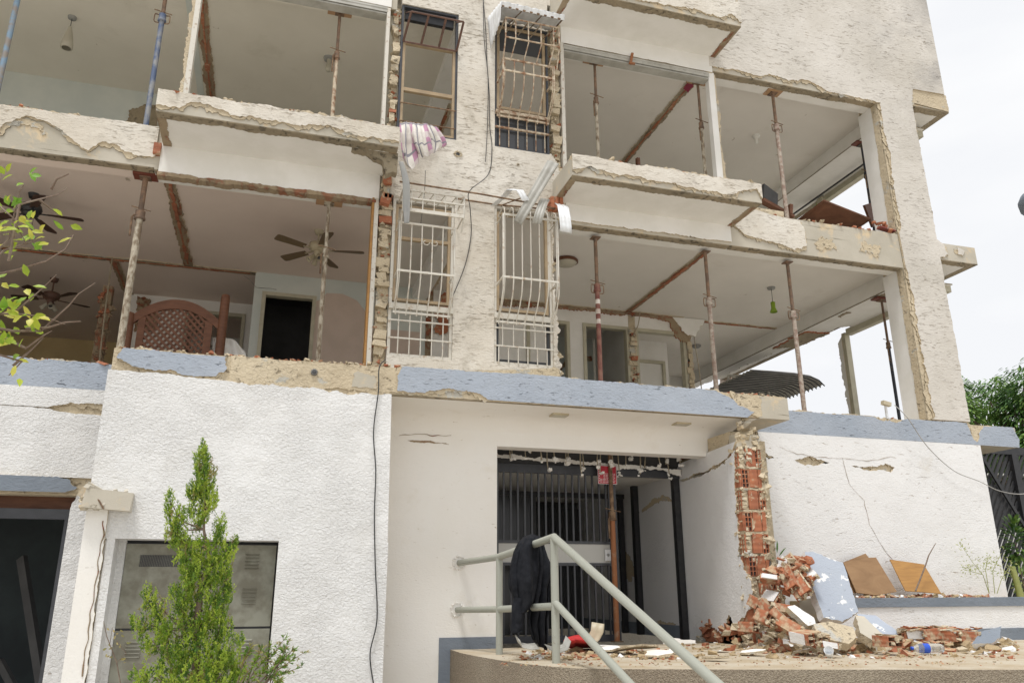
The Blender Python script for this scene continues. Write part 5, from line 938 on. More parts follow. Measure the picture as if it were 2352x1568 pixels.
frag('mortar_fragment', [(1868, 1432), (1905, 1426), (1960, 1440), (1968, 1462), (1950, 1478), (1880, 1462)], 6.9, 7.2, .08, ('mortar', 'mortar'), 'pale beige mortar slab at the foot of the leaning slab', 'rubble', 5)
frag('mortar_fragment', [(1966, 1412), (1985, 1415), (2010, 1440), (2030, 1458), (2005, 1470), (1975, 1452)], 6.95, 7.3, .09, ('concrete', 'mortar'), 'lumpy concrete chunk under the flat blue fragment', 'rubble', 6)
frag('concrete_chunk', [(1835, 1378), (1868, 1372), (1890, 1420), (1870, 1434), (1838, 1400)], 7.9, 8.1, .18, ('concrete', 'concrete'), 'grey concrete chunk in the shadow between the brick pile and the leaning slab', 'rubble', 7)
def brick(c, rot, dims, label, seed, hollow=True, name='clay_block', grp='broken hollow clay blocks'):
    L, W_, H = [q*(.84 if seed < 400 else 1) for q in dims]; rnd = random.Random(seed); b = B(); t_ = .012
    b.box(-W_/2, W_/2, -L/2, L/2, H/2-t_, H/2); b.box(-W_/2, W_/2, -L/2, L/2, -H/2, -H/2+t_); b.box(-W_/2, -W_/2+t_, -L/2, L/2, -H/2+t_, H/2-t_); b.box(W_/2-t_, W_/2, -L/2*rnd.uniform(.6, 1), L/2, -H/2+t_, H/2-t_)
    b.box(-t_/2, t_/2, -L/2+.01, L/2-.01, -H/2+t_, H/2-t_); b.box(-W_/2+t_, -t_/2, -L/2+.01, L/2-.01, -t_/2, t_/2); b.box(t_/2, W_/2-t_, -L/2+.02, L/2-.01, -t_/2, t_/2)
    if seed % 3 == 0: b.obox((0, rnd.uniform(-.02, .02), H/2+.007), (W_*.95, L*rnd.uniform(.5, .9), .014), I3, 1, .12, rnd)
    if seed % 4 == 1: b.obox((-W_/2-.006, 0, 0), (.012, L*.8, H*.9), I3, 2, .1, rnd)
    for k in range(10): chunk(b, (rnd.uniform(-W_, W_)/2, -L/2*rnd.choice((-1, 1)), rnd.uniform(-H, H)/2), rnd.uniform(.015, .04), rnd, 1)
    me = bpy.data.meshes.new(name); me.from_pydata(b.v, [], b.f)
    me.materials.append(M['brick']); me.materials.append(M['mortar']); me.materials.append(M['white2']); me.polygons.foreach_set('material_index', b.m)
    o = bpy.data.objects.new(name, me); col.objects.link(o); o.location = c; o.rotation_euler = [R(a) for a in rot]
    if label: tag(o, label, 'brick', grp)
    return o
# clump of stacked blocks leaning with the slab
cl = empty('brick_clump', py(1820, 1375, 7.7), 'clump of red hollow blocks still mortared together, leaning left of the blue grey slab', 'rubble')
def sub(o, par): o.parent = par; o.location = Vector(o.location)-wloc(par); return o
for i, (a, c, y, rx, ry, rz, dims) in enumerate(((1828, 1292, 7.95, 10, 38, 12, (.34, .10, .16)), (1806, 1300, 7.9, 18, 30, -8, (.30, .10, .18)), (1838, 1312, 7.75, 14, 36, 10, (.20, .16, .14)), (1812, 1328, 7.7, 55, 28, 18, (.36, .11, .16)), (1838, 1342, 7.62, 52, 30, 30, (.34, .10, .15)), (1858, 1318, 7.7, 40, 35, 25, (.26, .08, .14)), (1826, 1350, 7.66, 60, 20, 40, (.30, .12, .12)), (1815, 1285, 8.0, 25, 50, -10, (.2, .1, .1)))):
    sub(brick(py(a, c, y), (rx, ry, rz), dims, None, 200+i), cl)
b = B(); rnd = random.Random(6)
for k in range(70): chunk(b, py(rnd.uniform(1790, 1862), rnd.uniform(1280, 1365), rnd.uniform(7.62, 7.85)), rnd.uniform(.025, .07), rnd, rnd.choice((0, 1, 1)))
b.build('mortar_crumbs', [M['mortar'], M['brickw']], cl)
bl = [((1780, 1315), 8.05, (30, 60, 20), (.30, .10, .12), 'thin broken block leaning at the upper left of the pile'), ((1768, 1330), 7.95, (10, 40, 60), (.24, .10, .08), 'block shard sticking out left from the pile against the pier'),
 ((1756, 1418), 7.4, (14, 28, 12), (.20, .15, .14), 'upright square hollow block with its cells facing the street'), ((1794, 1425), 7.4, (38, 34, 20), (.32, .16, .12), 'block propped beneath the white plaster fragment'), ((1815, 1440), 7.2, (30, 40, 30), (.32, .10, .14), 'long block lying under the small white fragment'),
 ((1850, 1462), 6.95, (4, -6, 14), (.26, .24, .12), 'block lying on its side with three dark cells at the front of the pile'), ((1882, 1466), 6.95, (6, 8, -20), (.22, .18, .10), 'half block beside the block with three dark cells'), ((1720, 1440), 7.9, (0, 10, 18), (.24, .14, .12), 'block fragment at the foot of the white reveal'),
 ((1738, 1385), 8.1, (20, 20, 10), (.20, .14, .14), 'block fallen against the pier at mid height'), ((1775, 1375), 8.0, (10, 35, 15), (.28, .12, .16), 'hollow block wedged between the pier and the clump'), ((1760, 1400), 7.8, (60, 10, 25), (.28, .12, .10), 'flat shard across the middle of the pile'), ((1800, 1400), 7.65, (10, 20, 80), (.30, .14, .10), 'flat block below the leaning clump'),
 ((2040, 1472), 6.8, (0, 3, 8), (.22, .26, .12), 'grey crusted hollow block with an open grid end'), ((2095, 1455), 7.2, (4, 0, 84), (.30, .13, .12), 'first block of the low brick row along the planter'), ((2135, 1455), 7.15, (-4, 3, 95), (.32, .15, .13), 'second block of the low brick row along the planter'), ((2178, 1458), 7.1, (2, -2, 22), (.26, .20, .12), 'third block of the low brick row along the planter'), ((2218, 1460), 7.1, (4, -2, 92), (.30, .15, .12), 'last block of the low row next to the dark blue fragment'),
 ((1905, 1480), 6.7, (8, 4, 60), (.18, .12, .06), 'small tile like shard at the front of the pile')]
for i, (q, y, rot, dims, lab) in enumerate(bl):
    p = py(*q, y); p.z = max(p.z, T+.04); brick(p, rot, dims, lab, 300+i)
# shards on the row
b = B(); rnd = random.Random(14)
for k in range(46): q = py(rnd.uniform(2075, 2245), rnd.uniform(1438, 1448), 7.15); b.obox(q, (rnd.uniform(.05, .16), rnd.uniform(.03, .08), .012), Matrix.Rotation(rnd.uniform(-.4, .4), 3, 'Z') @ Matrix.Rotation(rnd.uniform(-.2, .2), 3, 'Y'), rnd.choice((0, 0, 1)), .2, rnd)
tag(b.build('brick_shards', [M['brickw'], M['mortar']]), 'thin red block shards lying along the top of the low brick row', 'rubble', kind='stuff')
# rubble strewn on the terrace
rnd = random.Random(21)
def strewn(name, n, reg, s, mats, wts, seed, label, z=T, flat=.8):
    rnd = random.Random(seed); b = B()
    for k in range(n):
        x0, x1, y0, y1 = rnd.choice(reg); p = pz(rnd.uniform(x0, x1), rnd.uniform(y0, y1), z); sz = rnd.uniform(*s)*(1.8 if rnd.random() < .06 else 1); r_ = rnd.random(); mi = 0
        acc = 0
        for i, w_ in enumerate(wts):
            acc += w_
            if r_ < acc: mi = i; break
        chunk(b, (p.x, p.y, z+sz*.18), sz, rnd, mi, flat)
    return tag(b.build(name, [M[m] for m in mats]), label, 'rubble', kind='stuff')
strewn('rubble', 900, [(1560, 2340, 1478, 1512), (1700, 2330, 1476, 1500), (1200, 1560, 1492, 1515), (1700, 1990, 1468, 1500)], (.012, .045), ('dust', 'brickw', 'white2'), (.62, .27, .11), 31, 'small crumbs of earth, brick and plaster strewn over the terrace')
strewn('rubble', 260, [(1690, 2000, 1462, 1492), (2000, 2330, 1474, 1496)], (.05, .10), ('dust', 'brickw', 'white2', 'mortar'), (.52, .22, .08, .18), 32, 'fist sized lumps round the foot of the brick pile', flat=.9)
strewn('rubble', 500, [(1150, 2340, 1500, 1530)], (.006, .018), ('brickw', 'dust'), (.55, .45), 33, 'tiny red brick crumbs near the terrace edge', flat=.4)
# heap under the pile
b = B(); rnd = random.Random(41)
for k in range(420):
    u = rnd.random(); y = rnd.uniform(7.3, 8.25); x = 5.35+rnd.gauss(.35, .33)+(8.25-y)*.15; hh = max(0, .34*math.exp(-((x-5.85)/.45)**2)*math.exp(-((8.15-y)/.55)**2)); chunk(b, (x, y, T+rnd.uniform(0, 1)**.6*hh), rnd.uniform(.035, .12), rnd, rnd.choices((0, 1, 2, 3), (.42, .25, .08, .25))[0])
tag(b.build('rubble_heap', [M['mortar'], M['brickw'], M['white2'], M['dust']]), 'heap of broken brick and mortar spilling from the collapsed pier', 'rubble', kind='stuff')
# planter top rubble
b = B(); rnd = random.Random(42)
for k in range(430): x = rnd.uniform(6.5, 10.2); w_ = 1 if x < 8.9 else .4; chunk(b, (x, rnd.uniform(8.32, 8.85), -.125+rnd.uniform(0, .05)*w_), rnd.uniform(.015, .06)*w_, rnd, rnd.choices((0, 1, 2), (.45, .42, .13))[0])
tag(b.build('rubble', [M['dust'], M['brickw'], M['white2']]), 'brick crumbs lying on top of the planter soil', 'rubble', kind='stuff')
# flat pale plaster sheets on the terrace
pl = [((1350, 1480), .20, 'white plaster flake behind the red cloth'), ((1395, 1492), .26, 'broad white plaster sheet at the foot of the rusty prop'), ((1440, 1497), .30, 'broad cracked plaster sheet right of the rusty prop'), ((1480, 1490), .20, 'curled plaster flake between prop and black post'), ((1515, 1505), .2, 'plaster flake lying against the sloping handrail'), ((1650, 1492), .17, 'pale plaster flake left of the rubble pile'), ((1640, 1512), .16, 'triangular white flake near the terrace edge'), ((1555, 1498), .18, 'small flake beneath the sloping handrail'), ((1725, 1500), .16, 'beige flat mortar flake in front of the pile'), ((1845, 1498), .2, 'long thin plaster flake in front of the blocks'), ((1770, 1480), .12, 'upturned white triangle of plaster'), ((1955, 1478), .14, 'white shard standing upright by the plastic cup')]
for i, ((a, c), s, lab) in enumerate(pl):
    rnd = random.Random(500+i); p = pz(a, c, T+.02); m = rnd.randint(6, 9); b = B(); tilt = Matrix.Rotation(rnd.uniform(-.25, .25) if i < 10 else 1.1, 3, 'X') @ Matrix.Rotation(rnd.uniform(-.2, .2), 3, 'Y') @ Matrix.Rotation(rnd.uniform(0, 6), 3, 'Z')
    pts = [tilt @ Vector((math.cos(k/m*6.283)*s*rnd.uniform(.55, 1), math.sin(k/m*6.283)*s*.6*rnd.uniform(.6, 1), 0)) for k in range(m)]; lo = min(q.z for q in pts); pts = [p+q+Vector((0, 0, .012-lo-.02)) for q in pts]; th = Vector((0, 0, .018))
    b.add([q+th for q in pts]+pts, [tuple(range(m)), tuple(range(m, 2*m))[::-1]]+[(k, k+m, (k+1) % m+m, (k+1) % m) for k in range(m)]); b.m = [0]+[1]*(m+1)
    tag(b.build('plaster_flake', [M['white3'], M['mortar']]), lab, 'rubble', 'plaster flakes fallen on the terrace')
# gutter-like metal pieces by the rail, red cloth
gp = [([(1194, 1470), (1200, 1487), (1222, 1492), (1240, 1490)], .10, 'cabinet', 'grey corrugated strip lying left of the jacket'), ([(1262, 1492), (1285, 1500), (1305, 1492), (1312, 1472)], .10, 'cabinet', 'grey corrugated strip right of the near handrail post'), ([(1362, 1482), (1376, 1470), (1386, 1452), (1388, 1432)], .16, 'fancream', 'upright curved beige metal piece in front of the rusty prop')]
for i, (pts, w_, m, lab) in enumerate(gp):
    Y_ = 7.3 if i < 2 else 8.1; P = [py(a, c, Y_) for a, c in pts]; P = [Vector((p.x, p.y, max(p.z, T+.01))) for p in P]; o = strip('metal_strip', P, (-.03, .06, w_*.5) if i < 2 else (-.12, .05, .02), M['zinc' if i < 2 else 'fancream'], 2, None, .004); tag(o, lab, 'metal strip', 'metal strips by the handrail')
cloth('red_cloth', [[py(1298, 1466, 8.2), py(1330, 1458, 8.2), py(1362, 1470, 8.15)], [py(1296, 1476, 8.0), py(1330, 1470, 7.9), py(1372, 1480, 7.9)], [pz(1310, 1488, T+.01), pz(1340, 1486, T+.01), pz(1376, 1487, T+.01)]], M['redcloth'], .02, 4, seed=9, label='crumpled red cloth lying on the terrace behind the handrail', cat='cloth')
# boards, stick, bottle, cup
def board(poly, yb, yt, m, lab): frag('plywood_board', poly, yb, yt, .012, (m, m), lab, 'board', hash(lab) % 50 if 0 else len(lab), 0)['group'] = 'plywood boards leaning on the white wall'
board([(1926, 1295), (1988, 1270), (2000, 1285), (2010, 1350), (1962, 1362)], 8.68, 8.86, 'ply', 'darkest plywood board, mostly hidden behind the larger square one')
board([(1938, 1292), (1992, 1280), (2012, 1279), (2060, 1358), (2012, 1366), (1968, 1360)], 8.60, 8.80, 'ply', 'larger brown square plywood board leaning in the middle')
board([(2044, 1284), (2122, 1295), (2162, 1362), (2080, 1356)], 8.62, 8.84, 'ply2', 'orange grained plywood board on the right behind the stick')
tag(B().tube([py(2103, 1356, 8.55), py(2125, 1300, 8.6), py(2133, 1275, 8.62), py(2149, 1247, 8.65)], [.011, .009, .008, .004], 6).build('dry_stick', M['bark']), 'thin dry stick leaning against the orange plywood board', 'stick')
p = pz(2135, 1508, T+.045); t = empty('water_bottle', (p.x, p.y, T), 'clear plastic water bottle with a blue label lying on the rubble', 'bottle'); p = pz(2130, 1492, T+.05); k = .92
ax = (1, -.1, -.02); q0 = py(2093, 1482, 6.75); q0.z = T+.06
B().lathe(q0, [(.0, 0), (.014, 0), (.014, .02), (.018, .03), (.04, .07), (.045, .10), (.043, .17), (.045, .20), (.045, .30), (.04, .33), (0, .325)], 20, 0, ax).build('bottle_body', M['bottle'], t); B().lathe(q0, [(.0462, .11), (.0462, .175)], 20, 0, ax).build('label', M['bluelabel'], t); B().lathe(q0, [(0, -.005), (.016, -.005), (.016, .015)], 14, 0, ax).build('cap', M['bluelabel'], t)
q0 = py(1905, 1500, 6.5); q0.z = T+.04; tag(B().lathe(q0, [(0, 0), (.03, 0), (.042, .09), (.040, .09), (.028, .004)], 16, 0, (-.5, -.6, .5)).build('plastic_cup', M['zincw']), 'crushed white plastic cup lying in front of the bricks', 'cup')
# upstairs furniture in the right bay
def plank(q, y, dims, rot, m, lab, name='wood_board', cat='board', g='wooden boards dumped on the upper floor'):
    b = B(); e = Matrix.Rotation(R(rot[2]), 3, 'Z') @ Matrix.Rotation(R(rot[1]), 3, 'Y') @ Matrix.Rotation(R(rot[0]), 3, 'X'); b.obox(py(*q, y), dims, e); o = b.build(name, M[m]); tag(o, lab, cat, g); return o
plank((1915, 505), 9.7, (1.0, .6, .03), (-9, 7, 8), 'mahog', 'large dark brown board lying tilted in the upper side opening'); plank((2008, 492), 10.0, (.5, .04, .40), (0, -25, 20), 'mahog', 'upright dark board behind the white upper jamb'); plank((1785, 480), 9.4, (.62, .10, .05), (0, 14, 10), 'mahog', 'red brown wooden rail left of the upper prop'); plank((1800, 492), 9.5, (.05, .4, .16), (0, 10, 0), 'mahog', 'short wooden leg below the red brown rail')
plank((1768, 450), 9.9, (.36, .05, .26), (0, 12, 20), 'dark', 'dark flat screen lying behind the upper balcony corner', 'television', 'television', None)
plank((2040, 529), 9.05, (.34, .10, .02), (0, 8, 0), 'redpaint', 'flat red tile on the beam end beside the column', 'clay_tile', 'tile', None)
plank((1465, 372), 9.6, (.05, .05, .12), (0, 0, 10), 'mahog', 'small dark wooden stub behind the balcony edge', 'wood_stub', 'wood', None)
# chunk of tile on left floor
rnd = random.Random(55); b = B(); q = py(2020, 522, 9.1); 
for k in range(8): chunk(b, q+Vector((rnd.uniform(-.12, .12), 0, rnd.uniform(-.02, .08))), rnd.uniform(.03, .08), rnd)
tag(b.build('brick_lump', M['brickw']), 'small heap of red brick lumps at the foot of the upper side opening', 'rubble')
# ---- cables
def cable(pts, r, m, lab):
    P = []
    for i in range(len(pts)-1):
        a, c = Vector(pts[i]), Vector(pts[i+1]); k = 6
        p0 = Vector(pts[max(i-1, 0)]); p3 = Vector(pts[min(i+2, len(pts)-1)])
        for j in range(k): u = j/k; P.append(.5*((2*a)+(c-p0)*u+(2*p0-5*a+4*c-p3)*u*u+(3*a-p0-3*c+p3)*u**3))
    P.append(Vector(pts[-1])); return tag(B().tube(P, r, 6).build('cable', M[m]), lab, 'cable', 'loose cables on the facade')
yw = 8.955
cable([py(1108, -20, yw), py(1115, 60, yw), py(1119, 150, yw), py(1124, 220, yw), py(1125, 290, yw), py(1130, 340, yw), py(1122, 400, yw), py(1078, 440, 8.75), py(1080, 480, 8.9), py(1082, 540, yw), py(1068, 610, yw), py(1040, 680, yw)], .0055, 'wire', 'black cable looping down the upper window pier to the left window cage')
cable([py(1110, -20, yw-.01), py(1112, 90, yw-.01), py(1121, 180, yw-.01), py(1119, 300, yw-.01), py(1115, 372, yw-.01)], .005, 'wire', 'second shorter cable hanging loose on the upper window pier')
cable([py(885, 826, 8.2), py(871, 845, 8.19), py(869, 900, 8.19), py(858, 990, 8.19), py(863, 1080, 8.19), py(860, 1180, 8.19), py(862, 1300, 8.19), py(866, 1420, 8.19), py(850, 1500, 8.19), py(858, 1570, 8.19)], .0065, 'wire', 'thin dark cable running down the big white wall')
cable([py(2055, 930, 8.9), py(2085, 960, 8.8), py(2130, 1025, 8.9), py(2190, 1080, 8.9), py(2250, 1105, 8.9), py(2300, 1128, 8.9), py(2360, 1132, 8.9), py(2420, 1100, 9.2)], .006, 'wirew', 'pale grey cable sagging across the right white wall to the gate')
cable([py(977, 392, 8.8), py(975, 440, 8.9), py(966, 520, 8.97)], .004, 'wire', 'short string hanging beneath the curtain')
cable([pz(258, 592, 4.98), py(246, 680, 12.7), py(236, 760, 12.7), py(228, 830, 12.7)], .012, 'root', 'pale conduit hanging from the ceiling in the far left room')
cable([pz(1592, 752, 4.98), py(1598, 800, 12.7), py(1606, 850, 12.7), py(1612, 900, 12.7)], .010, 'root', 'thin pale conduit hanging right of the second doorway')
cable([pz(1470, 715, 4.97), py(1466, 745, 12.75), py(1455, 770, 12.75)], .010, 'root', 'short conduit hanging from the junction box between the doorways')
# camera on the band
q = py(2045, 925, 8.9); t = empty('security_camera', (q.x, 9.0, 2.3), 'small white security camera on a short post above the blue band', 'camera'); B().tube([(q.x, 9.0, 2.29), (q.x, 9.0, 2.47)], .018, 8).build('mount', M['zincw'], t); B().obox((q.x-.01, 8.97, 2.50), (.13, .06, .055), Matrix.Rotation(.2, 3, 'Y')).build('housing', M['fancream'], t)
# ---- neighbour's awning behind, seen through the side opening
t = empty('neighbour_awning', py(1790, 900, 17), 'grey ribbed curved awning with white window bars seen through the lower side opening', 'awning')
Yn = 13.6; near = [py(a, c, Yn) for a, c in ((1728, 850), (1775, 853), (1825, 857), (1862, 863), (1882, 872), (1894, 884))]; far = px(1783, 921, near[-1].x).y-Yn
b = B(); nr = 13*4
for j in range(nr+1):
    u = j/nr
    for p in near: b.v.append(p+Vector((0, far*u, .035*abs(math.sin(u*13*math.pi)))))
for j in range(nr):
    for i in range(5): a = j*6+i; b.f.append((a, a+1, a+7, a+6)); b.m.append(0); b.sm.append(True)
o = b.build('canopy_sheet', M['zinc'], t); m = o.modifiers.new('s', 'SOLIDIFY'); m.thickness = .02
for j in range(0, 14, 1): B().tube([p+Vector((0, far*j/13, -.02)) for p in near], .014, 5).build('rib', M['blackgrey'], t)
b = B(); w0, w1 = py(1672, 862, 15.5), py(1760, 868, 15.0); w2 = py(1680, 925, 15.5); w3 = py(1770, 925, 15)
for k in range(9): u = k/8; b.tube([w0.lerp(w1, u), w2.lerp(w3, u)], .014, 5)
b.tube([w0, w1], .03, 5); b.tube([w0.lerp(w2, .5), w1.lerp(w3, .5)], .014, 5); b.tube([w0, w2], .03, 5); b.tube([w1, w3], .03, 5); b.build('window_bars', M['wframe'], t)
b = B(); a_, c_, d_, e_ = py(1668, 858, 16.4), py(1765, 862, 16.1), py(1775, 940, 16.1), py(1672, 940, 16.4); b.add([a_, c_, d_, e_, a_+Vector((0, .3, 0)), c_+Vector((0, .3, 0)), d_+Vector((0, .3, 0)), e_+Vector((0, .3, 0))], [(0, 1, 2, 3), (4, 7, 6, 5), (0, 4, 5, 1), (1, 5, 6, 2), (2, 6, 7, 3), (3, 7, 4, 0)]); b.build('wall_panel', M['wall_pink'], t)
# ---- slatted gate on the right and what stands behind it
t = empty('slatted_gate', (11.5, 10, -1.65), 'black steel gate of close slanting slats with a crossing brace, right of the white wall', 'gate')
g0, g1 = py(2319, 1049, 10), py(2274, 1183, 10); sl = (g1.x-g0.x)/(g1.z-g0.z); zt, zb_ = 2.08, -1.6
rnd = random.Random(2)
for k in range(64):
    x = g0.x-.9+k*.105; A, C_ = Vector((x+sl*(zt-g0.z), 10, zt)), Vector((x+sl*(zb_-g0.z), 10, zb_))
    d = C_-A; b = B(); b.obox((A+C_)/2, (.045, .03, d.length), Matrix.Rotation(math.atan2(d.x, d.z), 3, 'Y'))
    if max(A.x, C_.x) > 9.9: b.build('slat', M['black'], t)
B().box(9.9, 16, 9.96, 10.04, 2.08, 2.20).build('top_rail', M['black'], t); B().box(9.9, 16, 9.96, 10.04, -1.65, -1.55).build('bottom_rail', M['black'], t); B().box(11.42, 11.54, 9.93, 10.07, -1.65, 2.08).build('post', M['black'], t)
A, C_ = py(2250, 1040, 9.94), py(2345, 1195, 9.94); d = C_-A; C_ = A+d*1.6; d = C_-A; B().obox((A+C_)/2, (.05, .03, d.length), Matrix.Rotation(math.atan2(d.x, d.z), 3, 'Y')).build('brace', M['black'], t)
o = B().box(10, 24, 14.5, 14.7, -1.65, 1.30); tag(o.build('block_wall', M['cmu']), 'low grey concrete block wall behind the black slatted gate', 'wall')
t = empty('shed', (17.3, 17.5, -1.65), 'low shed with a red panel and pale roof edge behind the slatted gate', 'shed'); B().box(15, 24, 17, 20, -1.65, 2.7).build('shed_wall', M['dark'], t); B().box(15.0, 17.1, 16.9, 16.99, 1.0, 2.4).build('red_panel', M['redpad'], t); corr('roof_sheet', (14.8, 16.2, 2.75), (24, 16.2, 3.0), (24, 20, 3.5), (14.8, 20, 3.3), 40, .03, M['zinc'], t)
# ---- foliage helpers
def leafquad(b, p, d, w, L, nor, mi=0, fold=.25):
    d = d.normalized(); s = d.cross(nor); s = s.normalized() if s.length > 1e-5 else d.orthogonal().normalized(); n = s.cross(d)
    a = p; m1 = p+d*L*.35; m2 = p+d*L*.72; e = p+d*L+n*(-.08*L)
    b.add([a, m1+s*w+n*fold*w, m2+s*w*.75+n*fold*w, e, m2-s*w*.75+n*fold*w, m1-s*w+n*fold*w, m1, m2], [(0, 6, 1), (6, 7, 2, 1), (7, 3, 2), (0, 5, 6), (5, 4, 7, 6), (4, 3, 7)], mi, True)
# ---- the conifer in front of the wall
def sprig(b, p, dd, L2, mi, rnd, wd=.0042):
    for s_ in (-1, -.5, 0, .5, 1):
        side_ = dd.cross(Vector((rnd.uniform(-1, 1), rnd.uniform(-1, 1), rnd.uniform(-1, 1)))).normalized(); d3 = (dd+side_*s_*.8).normalized(); e = p+dd*L2*(.25+.2*abs(s_))*(1 if s_ else 0)
        wv = d3.cross(Vector((rnd.uniform(-1, 1), rnd.uniform(-1, 1), rnd.uniform(-1, 1)))).normalized()*wd; ee = e+d3*L2*(.62 if s_ else 1.0)
        b.add([e-wv*.5, e+wv*.5, e.lerp(ee, .6)+wv, ee, e.lerp(ee, .6)-wv], [(0, 1, 2, 3, 4)], mi)
c0 = Vector((-.50, 6.5, -1.65)); t = empty('conifer', c0, 'bright green young conifer with ragged feathery sprays in front of the metal cabinet', 'conifer')
TR = [(455, 1700), (450, 1560), (452, 1440), (462, 1340), (484, 1290), (474, 1255), (468, 1215), (470, 1150), (468, 1090), (466, 1030)]; trp = [c0]+[py(a, c, 6.5) for a, c in TR[1:]]
w_ = B(); w_.tube(trp, [.035, .03, .026, .022, .014, .012, .010, .008, .006, .003], 7); b = B(); rnd = random.Random(5)
CL = [(465, 1022, 7, 14, 10), (463, 1058, 20, 26, 40), (472, 1098, 24, 30, 60), (478, 1140, 22, 26, 50), (446, 1125, 18, 22, 32), (388, 1150, 12, 24, 16), (405, 1182, 24, 24, 36), (455, 1176, 26, 20, 36), (402, 1222, 22, 24, 34), (432, 1238, 22, 22, 26), (502, 1208, 17, 26, 28), (520, 1262, 22, 20, 24), (538, 1238, 9, 12, 8), (475, 1262, 30, 26, 50), (430, 1290, 30, 28, 60), (500, 1305, 30, 30, 60), (455, 1330, 34, 30, 66), (522, 1350, 16, 26, 24), (342, 1362, 16, 22, 20), (365, 1392, 18, 20, 20), (418, 1370, 30, 32, 60), (485, 1385, 36, 34, 70), (322, 1425, 22, 18, 22), (380, 1440, 34, 26, 46), (445, 1430, 36, 36, 80), (505, 1440, 30, 32, 50), (545, 1462, 16, 12, 10), (350, 1470, 26, 18, 24), (415, 1490, 44, 30, 80), (485, 1500, 46, 36, 90), (535, 1520, 26, 30, 40), (330, 1545, 30, 18, 26), (400, 1545, 50, 30, 80), (480, 1560, 56, 36, 100), (545, 1575, 26, 26, 30)]
for cx_, cy_, rx_, ry_, n_ in CL:
    cen = py(cx_, cy_+ry_, 6.5); root = min(trp, key=lambda q: (q-cen-Vector((0, 0, -.1))).length); dep = rx_*.0034*1.1
    if abs(cx_-460) > 30: w_.tube([root, root.lerp(cen, .55)-Vector((0, 0, .02)), py(cx_, cy_, 6.5)], [.008, .005, .002], 4)
    for k in range(int(n_*1.15)):
        a = rnd.uniform(0, 6.283); q = rnd.random()**.6; tip = py(cx_+1.2*rx_*q*math.cos(a), cy_-ry_*.25+1.15*ry_*q*math.sin(a), 6.5+rnd.uniform(-1, 1)*dep); d0 = ((tip-cen).normalized()*.75+Vector((rnd.gauss(0, .25), rnd.gauss(0, .25), .85))).normalized(); L = rnd.uniform(.06, .14); st = tip-d0*L
        front = rnd.random(); mi = 1 if front < .46 else (2 if front > .94 else 0); m_ = 10
        for j in range(m_):
            u = j/(m_-1); p = st.lerp(tip, u)+d0.orthogonal()*.010*math.sin(u*3); dd = (d0+Vector((rnd.gauss(0, .42), rnd.gauss(0, .42), rnd.gauss(.05, .3)))).normalized(); sprig(b, p, dd, rnd.uniform(.022, .040)*(1.25-.7*u), 1 if (u > .6 and mi == 0 and rnd.random() < .4) else mi, rnd, .0024)
w_.build('trunk', M['bark'], t); b.build('foliage', [M['thuja'], M['thujay'], M['thujad']], t)
# leaning twiggy conifer low on the right
t = empty('conifer_shrub', (.15, 6.4, -1.65), 'sparse olive green conifer shrub at the bottom edge right of the young conifer', 'shrub'); b = B(); w_ = B(); rnd = random.Random(12)
for k in range(15):
    a = pz(560, 1590, -1.1) if 0 else py(560+rnd.uniform(-30, 60), 1600, 6.4); e = py(rnd.uniform(560, 700), 1600-rnd.uniform(20, 140) if k else 1468, 6.4+rnd.uniform(-.2, .2)); mid = a.lerp(e, .5)+Vector((0, 0, .04)); w_.tube([a, mid, e], [.005, .004, .002], 5)
    for j in range(26):
        u = rnd.uniform(.3, 1); p = a.lerp(mid, u*2) if u < .5 else mid.lerp(e, u*2-1); dd = ((e-a).normalized()+Vector((rnd.gauss(0, .7), rnd.gauss(0, .7), rnd.gauss(0, .6)))).normalized(); L2 = rnd.uniform(.03, .07); mi = rnd.choices((0, 2), (.7, .3))[0]
        for s in (-1, -.5, 0, .5, 1): side_ = dd.cross(Vector((rnd.uniform(-1, 1), rnd.uniform(-1, 1), 1))).normalized(); d3 = (dd+side_*s*.8).normalized(); q = p+dd*L2*.3*abs(s); wv = d3.orthogonal().normalized()*.0035; ee = q+d3*L2*.7; b.add([q-wv*.5, q+wv*.5, q.lerp(ee, .6)+wv, ee, q.lerp(ee, .6)-wv], [(0, 1, 2, 3, 4)], mi)
w_.tube([Vector((.15, 6.4, -1.65)), py(575, 1600, 6.4)], .012, 6); w_.build('twigs', M['bark'], t); b.build('foliage', [M['thuja'], M['thujay'], M['thujad']], t)
t = empty('dry_twig', (-.9, 6.6, -1.65), 'thin bare reddish twig with few leaves left of the young conifer', 'twig'); w_ = B(); s0 = py(282, 1600, 6.6); w_.tube([Vector((-.9, 6.6, -1.65)), s0, py(268, 1520, 6.6), py(245, 1460, 6.6), py(238, 1425, 6.6)], [.008, .005, .004, .003, .002], 5); w_.tube([py(268, 1520, 6.6), py(290, 1500, 6.6), py(268, 1470, 6.6)], .002, 4); w_.tube([py(252, 1480, 6.6), py(258, 1440, 6.6)], .002, 4); w_.build('stem', M['bark'], t); b = B(); rnd = random.Random(3)
for k in range(22): q = py(rnd.uniform(242, 292), rnd.uniform(1440, 1520), 6.6); leafquad(b, q, Vector((rnd.uniform(-1, 1), rnd.uniform(-1, 1), rnd.uniform(-1, 1))), .006, .03, Vector((0, -1, 0)), 0)
b.build('leaves', M['thujad'], t)
